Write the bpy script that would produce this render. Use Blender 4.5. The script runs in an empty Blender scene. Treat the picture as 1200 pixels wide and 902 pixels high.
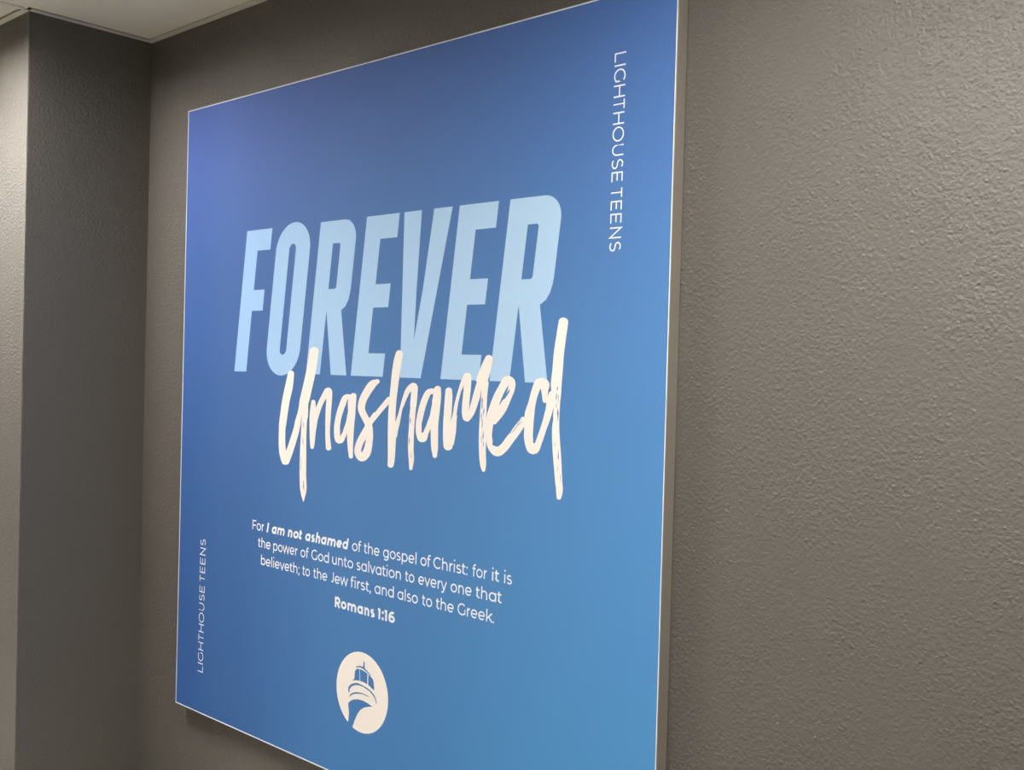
import bpy, bmesh, math
from mathutils import Matrix, Vector
from mathutils.geometry import tessellate_polygon, delaunay_2d_cdt

scene = bpy.context.scene
C = scene.collection

# ------------------------------------------------------------------ camera, world, exposure
CAM_H = 1.6
cam_data = bpy.data.cameras.new('camera')
cam = bpy.data.objects.new('camera', cam_data)
C.objects.link(cam)
cam_data.sensor_fit = 'HORIZONTAL'
cam_data.sensor_width = 36.0
cam_data.lens = 36.0 * 1235.4 / 1200.0
right = Vector((0.73712218, 0.67523176, 0.02670126))
up = Vector((-0.03025096, -0.00650121, 0.99952119))
fwd = Vector((-0.67508205, 0.73757698, -0.01563423))
rot = Matrix((right, up, -fwd)).transposed().to_4x4()
cam.matrix_world = Matrix.Translation((0, 0, CAM_H)) @ rot
scene.camera = cam

scene.view_settings.view_transform = 'Standard'
scene.view_settings.look = 'None'
scene.view_settings.gamma = 1.0
scene.view_settings.use_curve_mapping = False
scene.view_settings.exposure = 0.0

world = bpy.data.worlds.new('world')
scene.world = world
world.use_nodes = True
world.node_tree.nodes['Background'].inputs[0].default_value = (0.9, 0.95, 1.0, 1)
world.node_tree.nodes['Background'].inputs[1].default_value = 0.0

# light output of the ceiling fixtures (emission strength of each diffuser): x, y centre, half sizes, strength
LIGHTS = [
    (-4.9, 0.35, 0.3, 0.3, 84.0, 'square white ceiling light farthest left, past the wall return'),
    (-3.40, 0.84, 0.3, 0.3, 48.0, 'square white ceiling light by the outer corner of the wall return'),
    (-0.46, 0.84, 0.6, 0.3, 32.0, 'long white ceiling light to the right of the poster'),
    (-1.8, -2.6, 0.3, 0.3, 32.0, 'square white ceiling light behind the camera'),
]

# ------------------------------------------------------------------ helpers
def srgb(r, g, b):
    f = lambda c: (c / 255 / 12.92) if c / 255 <= 0.04045 else ((c / 255 + 0.055) / 1.055) ** 2.4
    return (f(r), f(g), f(b), 1.0)


def material(name, color, rough=0.6, spec=0.5, metal=0.0):
    m = bpy.data.materials.new(name)
    m.use_nodes = True
    b = m.node_tree.nodes['Principled BSDF']
    b.inputs['Base Color'].default_value = color
    b.inputs['Roughness'].default_value = rough
    b.inputs['Metallic'].default_value = metal
    b.inputs['Specular IOR Level'].default_value = spec
    return m


def node(m, kind, **kw):
    n = m.node_tree.nodes.new(kind)
    for k, v in kw.items():
        setattr(n, k, v)
    return n


def link(m, a, b):
    m.node_tree.links.new(a, b)


def bsdf(m):
    return m.node_tree.nodes['Principled BSDF']


def obj(name, bm, mat, parent=None, smooth=False):
    me = bpy.data.meshes.new(name)
    bmesh.ops.recalc_face_normals(bm, faces=bm.faces[:]) if name not in FLAT else None
    bm.to_mesh(me)
    bm.free()
    me.materials.append(mat)
    if smooth:
        for p in me.polygons:
            p.use_smooth = True
    o = bpy.data.objects.new(name, me)
    C.objects.link(o)
    if parent:
        o.parent = parent
    return o


FLAT = set()


def add_box(bm, x0, x1, y0, y1, z0, z1, bevel=0.0):
    vs = [bm.verts.new((x, y, z)) for x in (x0, x1) for y in (y0, y1) for z in (z0, z1)]
    fs = []
    for idx in ((0, 1, 3, 2), (4, 6, 7, 5), (0, 4, 5, 1), (2, 3, 7, 6), (0, 2, 6, 4), (1, 5, 7, 3)):
        fs.append(bm.faces.new([vs[i] for i in idx]))
    if bevel:
        edges = list({e for f in fs for e in f.edges})
        bmesh.ops.bevel(bm, geom=edges, offset=bevel, segments=2, affect='EDGES')
    return bm


def add_prism(bm, sec, axis, a, b):
    """extrude a closed 2-D section (list of (p, q)) along an axis from a to b"""
    def pt(p, q, t):
        return {'x': (t, p, q), 'y': (p, t, q), 'z': (p, q, t)}[axis]
    r0 = [bm.verts.new(pt(p, q, a)) for p, q in sec]
    r1 = [bm.verts.new(pt(p, q, b)) for p, q in sec]
    n = len(sec)
    for i in range(n):
        bm.faces.new((r0[i], r0[(i + 1) % n], r1[(i + 1) % n], r1[i]))
    bm.faces.new(r0)
    bm.faces.new(r1[::-1])


def structure(o):
    o['kind'] = 'structure'
    return o


# ------------------------------------------------------------------ room dimensions (metres)
WALL_Y = 1.8386          # face of the wall the poster hangs on
CORNER_X = -3.4112       # inner corner with the wall return
RETURN_Y = 1.4212        # front face of the wall that steps out at the left
CEIL_Z = 2.6925
X_MIN, X_MAX, Y_MIN = -6.4, 4.2, -4.2

# ------------------------------------------------------------------ setting materials
def wall_paint():
    m = material('dark_taupe_wall_paint', srgb(*WALL_RGB), rough=0.48, spec=0.42)
    tc = node(m, 'ShaderNodeTexCoord')
    # sprayed orange-peel texture: fine grain plus scattered raised specks
    n1 = node(m, 'ShaderNodeTexNoise'); n1.inputs['Scale'].default_value = 128; n1.inputs['Detail'].default_value = 3.0
    n1.inputs['Roughness'].default_value = 0.5
    vo = node(m, 'ShaderNodeTexVoronoi'); vo.inputs['Scale'].default_value = 105
    r1 = node(m, 'ShaderNodeMapRange', interpolation_type='SMOOTHSTEP')
    r1.inputs['From Min'].default_value = 0.52; r1.inputs['From Max'].default_value = 0.12
    pick = node(m, 'ShaderNodeSeparateColor')
    r3 = node(m, 'ShaderNodeMapRange'); r3.inputs['From Min'].default_value = 0.2; r3.inputs['From Max'].default_value = 1.0; r3.inputs['To Max'].default_value = 0.75
    n2 = node(m, 'ShaderNodeTexNoise'); n2.inputs['Scale'].default_value = 6; n2.inputs['Detail'].default_value = 2
    r2 = node(m, 'ShaderNodeMapRange'); r2.inputs['From Min'].default_value = 0.35; r2.inputs['From Max'].default_value = 0.65
    r2.inputs['To Min'].default_value = 0.55; r2.inputs['To Max'].default_value = 1.0
    speck = node(m, 'ShaderNodeMath', operation='MULTIPLY')
    both = node(m, 'ShaderNodeMath', operation='MULTIPLY_ADD'); both.inputs[1].default_value = 1.9
    tot = node(m, 'ShaderNodeMath', operation='MULTIPLY')
    bp = node(m, 'ShaderNodeBump'); bp.inputs['Strength'].default_value = 0.8; bp.inputs['Distance'].default_value = 0.0025
    wob = node(m, 'ShaderNodeTexNoise'); wob.inputs['Scale'].default_value = 90; wob.inputs['Detail'].default_value = 1
    shift = node(m, 'ShaderNodeVectorMath', operation='MULTIPLY_ADD'); shift.inputs[1].default_value = (0.012, 0.012, 0.006)
    link(m, wob.outputs['Color'], shift.inputs[0]); link(m, tc.outputs['Object'], shift.inputs[2]); link(m, shift.outputs[0], vo.inputs['Vector'])
    for n in (n1, n2, wob):
        link(m, tc.outputs['Object'], n.inputs['Vector'])
    link(m, vo.outputs['Distance'], r1.inputs['Value']); link(m, vo.outputs['Color'], pick.inputs['Color'])
    link(m, pick.outputs['Red'], r3.inputs['Value']); link(m, n2.outputs['Fac'], r2.inputs['Value'])
    link(m, r1.outputs['Result'], speck.inputs[0]); link(m, r3.outputs['Result'], speck.inputs[1])
    link(m, n1.outputs['Fac'], both.inputs[0]); link(m, speck.outputs[0], both.inputs[2])
    link(m, both.outputs[0], tot.inputs[0]); link(m, r2.outputs['Result'], tot.inputs[1])
    link(m, tot.outputs[0], bp.inputs['Height']); link(m, bp.outputs['Normal'], bsdf(m).inputs['Normal'])
    return m


WALL_RGB = (98, 94, 89)
M_wall = wall_paint()

M_tile = material('ceiling_tile', srgb(232, 228, 218), rough=0.9, spec=0.2)
tc = node(M_tile, 'ShaderNodeTexCoord'); ns = node(M_tile, 'ShaderNodeTexNoise'); ns.inputs['Scale'].default_value = 160
bp = node(M_tile, 'ShaderNodeBump'); bp.inputs['Strength'].default_value = 0.25; bp.inputs['Distance'].default_value = 0.001
link(M_tile, tc.outputs['Object'], ns.inputs['Vector']); link(M_tile, ns.outputs['Fac'], bp.inputs['Height'])
link(M_tile, bp.outputs['Normal'], bsdf(M_tile).inputs['Normal'])
M_grid = material('white_painted_steel', srgb(222, 218, 210), rough=0.45, spec=0.4)

M_floor = material('grey_carpet', srgb(188, 182, 171), rough=0.95, spec=0.1)
tc = node(M_floor, 'ShaderNodeTexCoord'); ns = node(M_floor, 'ShaderNodeTexNoise'); ns.inputs['Scale'].default_value = 220
bp = node(M_floor, 'ShaderNodeBump'); bp.inputs['Strength'].default_value = 0.5; bp.inputs['Distance'].default_value = 0.003
link(M_floor, tc.outputs['Object'], ns.inputs['Vector']); link(M_floor, ns.outputs['Fac'], bp.inputs['Height'])
link(M_floor, bp.outputs['Normal'], bsdf(M_floor).inputs['Normal'])

# ------------------------------------------------------------------ the setting
T = 0.12
def wall(name, *box):
    return structure(obj(name, add_box(bmesh.new(), *box), M_wall))

structure(obj('floor', add_box(bmesh.new(), X_MIN, X_MAX, Y_MIN, WALL_Y, -0.1, 0), M_floor))
bm = bmesh.new()                                    # suspended ceiling: tiles 4 mm clear of the wall angle, solid deck above
add_box(bm, X_MIN, X_MAX, Y_MIN, WALL_Y, CEIL_Z + 0.016, CEIL_Z + 0.1)
y_rows = [WALL_Y - 0.0235, 1.12, 0.51, -0.10, -0.71, -1.32, -1.93, -2.54, -3.15, -3.76, Y_MIN]
for i in range(-3, 7):
    xa, xb = CORNER_X + 1.22 * i, CORNER_X + 1.22 * (i + 1)
    xa, xb = max(xa, X_MIN), min(xb, X_MAX)
    if xb - xa < 0.05:
        continue
    for y1, y0 in zip(y_rows, y_rows[1:]):
        if i < 0:
            y1 = min(y1, RETURN_Y - 0.026)
            if y0 >= y1:
                continue
        a = xa + 0.002
        if i == 0 and y0 > 1.0:                     # beside the wall return the tile is cut back a little further
            add_box(bm, xa + 0.0265, xb - 0.002, RETURN_Y - 0.01, y1, CEIL_Z, CEIL_Z + 0.014)
            y1 = RETURN_Y - 0.01
        add_box(bm, a, xb - 0.002, y0 + 0.002, y1 - (0.002 if y1 < WALL_Y - 0.03 else 0), CEIL_Z, CEIL_Z + 0.014)
structure(obj('ceiling', bm, M_tile))
wall('wall_back', CORNER_X, X_MAX, WALL_Y, WALL_Y + T, -0.1, CEIL_Z + 0.1)
bm = bmesh.new()                                    # the wall that steps out at the left: front face and dark return
add_box(bm, X_MIN, CORNER_X, RETURN_Y, WALL_Y + T, -0.1, CEIL_Z + 0.1)
ed = [e for e in bm.edges if all(abs(v.co.x - CORNER_X) < 1e-5 and abs(v.co.y - RETURN_Y) < 1e-5 for v in e.verts)]
bmesh.ops.bevel(bm, geom=ed, offset=0.002, segments=2, affect='EDGES')
structure(obj('wall_return', bm, M_wall))
wall('wall_left', X_MIN - T, X_MIN, Y_MIN, RETURN_Y, -0.1, CEIL_Z + 0.1)
wall('wall_right', X_MAX, X_MAX + T, Y_MIN, WALL_Y, -0.1, CEIL_Z + 0.1)
wall('wall_front', X_MIN, X_MAX, Y_MIN - T, Y_MIN, -0.1, CEIL_Z + 0.1)

# white wall angle where the suspended ceiling meets the walls, and the tees between tiles
def trim(n, *box):
    return structure(obj('trim_%d' % n, add_box(bmesh.new(), *box, bevel=0.0006), M_grid))

trim(1, CORNER_X + 0.022, X_MAX, WALL_Y - 0.022, WALL_Y, CEIL_Z - 0.004, CEIL_Z)
trim(2, CORNER_X, CORNER_X + 0.022, RETURN_Y, WALL_Y, CEIL_Z - 0.004, CEIL_Z)
trim(3, X_MIN, CORNER_X, RETURN_Y - 0.022, RETURN_Y, CEIL_Z - 0.004, CEIL_Z)
for k in range(-2, 7):                              # long tees
    x = CORNER_X + 1.22 * k
    trim(6 + k, x - 0.012, x + 0.012, Y_MIN, (RETURN_Y if k <= 0 else WALL_Y) - 0.022, CEIL_Z - 0.003, CEIL_Z)
for k, y in enumerate(y_rows[1:-1]):                # cross tees
    trim(13 + k, X_MIN if y < RETURN_Y - 0.05 else CORNER_X + 0.022, X_MAX, y - 0.012, y + 0.012, CEIL_Z - 0.0025, CEIL_Z)

# ------------------------------------------------------------------ ceiling lights
M_diff = bpy.data.materials.new('lit_acrylic_diffuser')

def diffuser_mat(strength):
    m = material('lit_acrylic_diffuser', (0.9, 0.9, 0.88, 1), rough=0.5)
    bsdf(m).inputs['Emission Color'].default_value = (1.0, 0.972, 0.925, 1)
    bsdf(m).inputs['Emission Strength'].default_value = strength
    return m

for lx, ly, hx, hy, strength, label in LIGHTS:
    t = bpy.data.objects.new('ceiling_light', None); C.objects.link(t)
    t.location = (lx, ly, CEIL_Z)
    t['label'] = label
    t['category'] = 'light'
    t['group'] = 'ceiling lights'
    w, RIM = 0.02, 0.07  # rim made deep to shade the tops of the walls
    bm = bmesh.new()
    add_box(bm, -hx, hx, -hy, -hy + w, -RIM, -0.003, 0.002); add_box(bm, -hx, hx, hy - w, hy, -RIM, -0.003, 0.002)
    add_box(bm, -hx, -hx + w, -hy + w, hy - w, -RIM, -0.003, 0.002); add_box(bm, hx - w, hx, -hy + w, hy - w, -RIM, -0.003, 0.002)
    obj('light_frame', bm, M_grid, t)
    obj('diffuser', add_box(bmesh.new(), -hx + w, hx - w, -hy + w, hy - w, -0.02, -0.006), diffuser_mat(strength), t)

# ------------------------------------------------------------------ the framed fabric poster
U = 1.88002 / 1000                 # one poster unit: a thousandth of its width
PH = 1021.8                        # height in units
DEPTH = 0.0386
poster = bpy.data.objects.new('framed_poster', None); C.objects.link(poster)
poster.location = (-2.15744, WALL_Y, 0.48256)
poster['label'] = 'large square blue fabric poster in a thin silver frame reading FOREVER Unashamed'
poster['category'] = 'poster'

def L(u, v, y):                    # poster units -> local coordinates
    return ((u - 500) * U, y, v * U)

M_alu = material('satin_aluminium', srgb(158, 151, 140), rough=0.42, spec=0.4, metal=0.35)
W2, HH = 500 * U, PH * U
lip, bar = 0.0016, 0.022
# profile of one rail: (distance in from the outer edge, y); slim bright lip at the front, groove for the fabric, setback at the wall
prof = [(0, -0.0040), (0, -DEPTH + 0.0006), (0.0006, -DEPTH), (lip, -DEPTH), (lip, -DEPTH + 0.0035), (bar, -DEPTH + 0.0035), (bar, -0.0002), (0.004, -0.0002), (0.004, -0.0040)]
def rail(side):
    bm = bmesh.new()
    ends = []
    for s in (-1, 1):
        ring = []
        for d, y in prof:
            if side == 'top': p = (s * (W2 - d), y, HH - d)
            elif side == 'bottom': p = (s * (W2 - d), y, d)
            elif side == 'left': p = (-W2 + d, y, HH / 2 + s * (HH / 2 - d))
            else: p = (W2 - d, y, HH / 2 + s * (HH / 2 - d))
            ring.append(bm.verts.new(p))
        ends.append(ring)
    n = len(prof)
    for i in range(n):
        bm.faces.new((ends[0][i], ends[0][(i + 1) % n], ends[1][(i + 1) % n], ends[1][i]))
    bm.faces.new(ends[0]); bm.faces.new(ends[1][::-1])
    return bm
for s in ('top', 'bottom', 'left', 'right'):
    r = obj('frame_rail', rail(s), M_alu, poster)

# printed fabric: blue gradient, deeper at the top, sky blue at the lower right, a violet cast at the upper left
def fabric(name, columns):
    m = material(name, (0.1, 0.2, 0.5, 1), rough=0.75, spec=0.25)
    tc = node(m, 'ShaderNodeTexCoord'); tc.object = poster
    sp = node(m, 'ShaderNodeSeparateXYZ'); link(m, tc.outputs['Object'], sp.inputs[0])
    v = node(m, 'ShaderNodeMapRange'); v.inputs['From Max'].default_value = HH
    u = node(m, 'ShaderNodeMapRange'); u.inputs['From Min'].default_value = -W2; u.inputs['From Max'].default_value = W2
    link(m, sp.outputs['Z'], v.inputs['Value']); link(m, sp.outputs['X'], u.inputs['Value'])
    def ramp(stops):
        r = node(m, 'ShaderNodeValToRGB'); e = r.color_ramp.elements
        e[0].position, e[0].color = stops[0][0], srgb(*stops[0][1]); e[1].position, e[1].color = stops[-1][0], srgb(*stops[-1][1])
        for p, c in stops[1:-1]:
            k = e.new(p); k.color = srgb(*c)
        link(m, v.outputs['Result'], r.inputs['Fac']); return r
    prev = ramp(columns[0][1]).outputs['Color']
    for (u0, _), (u1, stops) in zip(columns, columns[1:]):
        f = node(m, 'ShaderNodeMapRange', interpolation_type='SMOOTHSTEP')
        f.inputs['From Min'].default_value = u0; f.inputs['From Max'].default_value = u1
        link(m, u.outputs['Result'], f.inputs['Value'])
        mix = node(m, 'ShaderNodeMix', data_type='RGBA'); link(m, f.outputs['Result'], mix.inputs['Factor'])
        link(m, prev, mix.inputs['A']); link(m, ramp(stops).outputs['Color'], mix.inputs['B'])
        prev = mix.outputs['Result']
    link(m, mix.outputs['Result'], bsdf(m).inputs['Base Color'])
    w = node(m, 'ShaderNodeTexNoise'); w.inputs['Scale'].default_value = 420; w.inputs['Detail'].default_value = 1
    link(m, tc.outputs['Object'], w.inputs['Vector'])
    b = node(m, 'ShaderNodeBump'); b.inputs['Strength'].default_value = 0.25; b.inputs['Distance'].default_value = 0.0006
    link(m, w.outputs['Fac'], b.inputs['Height']); link(m, b.outputs['Normal'], bsdf(m).inputs['Normal'])
    return m

# printed colours, partly offsetting uneven lamp light, up the left edge, just inside it, through the middle and along the right edge (height, colour)
FAB = [
    (0.02, [(0.0, (55, 98, 166)), (0.35, (57, 97, 159)), (0.72, (61, 93, 155)), (1.0, (78, 101, 172))]),
    (0.15, [(0.0, (55, 99, 159)), (0.35, (59, 98, 155)), (0.72, (65, 98, 157)), (1.0, (84, 109, 178))]),
    (0.50, [(0.0, (70, 126, 186)), (0.38, (74, 123, 180)), (0.70, (78, 119, 176)), (1.0, (86, 115, 181))]),
    (0.98, [(0.0, (78, 150, 208)), (0.35, (80, 139, 197)), (0.65, (79, 126, 183)), (1.0, (72, 107, 170))]),
]
M_fab = fabric('printed_blue_fabric', FAB)
M_pale = fabric('pale_blue_print', [(0.12, [(0.0, (152, 189, 231)), (1.0, (152, 189, 231))]), (0.45, [(0.0, (174, 209, 245)), (1.0, (174, 209, 245))]), (0.85, [(0.0, (178, 210, 240)), (1.0, (178, 210, 240))])])
M_white = material('warm_white_print', srgb(248, 240, 233), rough=0.75, spec=0.25)
M_text = material('white_print', srgb(238, 243, 251), rough=0.75, spec=0.25)

Y_FAB = -DEPTH + 0.0012
bm = bmesh.new()
add_box(bm, -W2 + lip, W2 - lip, Y_FAB, -DEPTH + 0.0034, lip, HH - lip)
obj('printed_fabric', bm, M_fab, poster)
# white strip round the fabric, painting in the bright glint on the frame's lip
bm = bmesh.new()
GLINT = 0.0022
for x0, x1, z0, z1 in ((-W2 + lip, W2 - lip, lip, lip + GLINT), (-W2 + lip, W2 - lip, HH - lip - GLINT, HH - lip),
                       (-W2 + lip, -W2 + lip + GLINT, lip + GLINT, HH - lip - GLINT), (W2 - lip - GLINT, W2 - lip, lip + GLINT, HH - lip - GLINT)):
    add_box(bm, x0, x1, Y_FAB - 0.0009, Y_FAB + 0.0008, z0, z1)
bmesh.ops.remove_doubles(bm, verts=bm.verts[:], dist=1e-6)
o = obj('edge_glint', bm, M_text, poster); o['label'] = 'thin white strip painting the glint along the frame edge'
Y1, Y2, Y3 = Y_FAB - 0.0002, Y_FAB - 0.0005, Y_FAB - 0.0008

def add_poly(bm, rings, y):
    """a flat printed shape: outer ring then holes, in poster units"""
    pts = [Vector(L(a, b, y)) for r in rings for a, b in r]
    vs = [bm.verts.new(p) for p in pts]
    for tri in tessellate_polygon([[Vector((a, b, 0)) for a, b in r] for r in rings]):
        try:
            bm.faces.new([vs[i] for i in tri])
        except ValueError:
            pass

def emit(bm, rings, y, holes=()):
    """a collection of flat triangles / quads (poster units) merged into one clean surface without overlaps"""
    vs, fs = [], []
    solid = 0
    for k, poly in enumerate(list(rings) + list(holes)):
        if k == len(rings):
            solid = len(fs)
        if k >= len(rings):
            ar = sum(a[0] * b[1] - b[0] * a[1] for a, b in zip(poly, poly[1:] + poly[:1]))
            poly = poly if ar > 0 else poly[::-1]
            fs.append(list(range(len(vs), len(vs) + len(poly)))); vs += [Vector(p) for p in poly]
            continue
        for i in range(1, len(poly) - 1):
            a, b, c = poly[0], poly[i], poly[i + 1]
            ar = (b[0] - a[0]) * (c[1] - a[1]) - (b[1] - a[1]) * (c[0] - a[0])
            if abs(ar) < 1e-4:
                continue
            tri = (a, b, c) if ar > 0 else (a, c, b)
            fs.append([len(vs), len(vs) + 1, len(vs) + 2]); vs += [Vector(p) for p in tri]
    ov, oe, of, _, _, origin = delaunay_2d_cdt(vs, [], fs, 0, 1e-4)
    nv = {}
    for f, src in zip(of, origin):
        if src and (not holes or max(src) < solid):                                # keep only what lies inside a pen stroke, so counters stay open
            for i in f:
                if i not in nv:
                    nv[i] = bm.verts.new(L(ov[i].x, ov[i].y, y))
            bm.faces.new([nv[i] for i in reversed(f)])

def arc(cx, cy, rx, ry, a0, a1, n=14):
    return [(cx + rx * math.cos(math.radians(a0 + (a1 - a0) * i / n)), cy + ry * math.sin(math.radians(a0 + (a1 - a0) * i / n))) for i in range(n + 1)]

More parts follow.
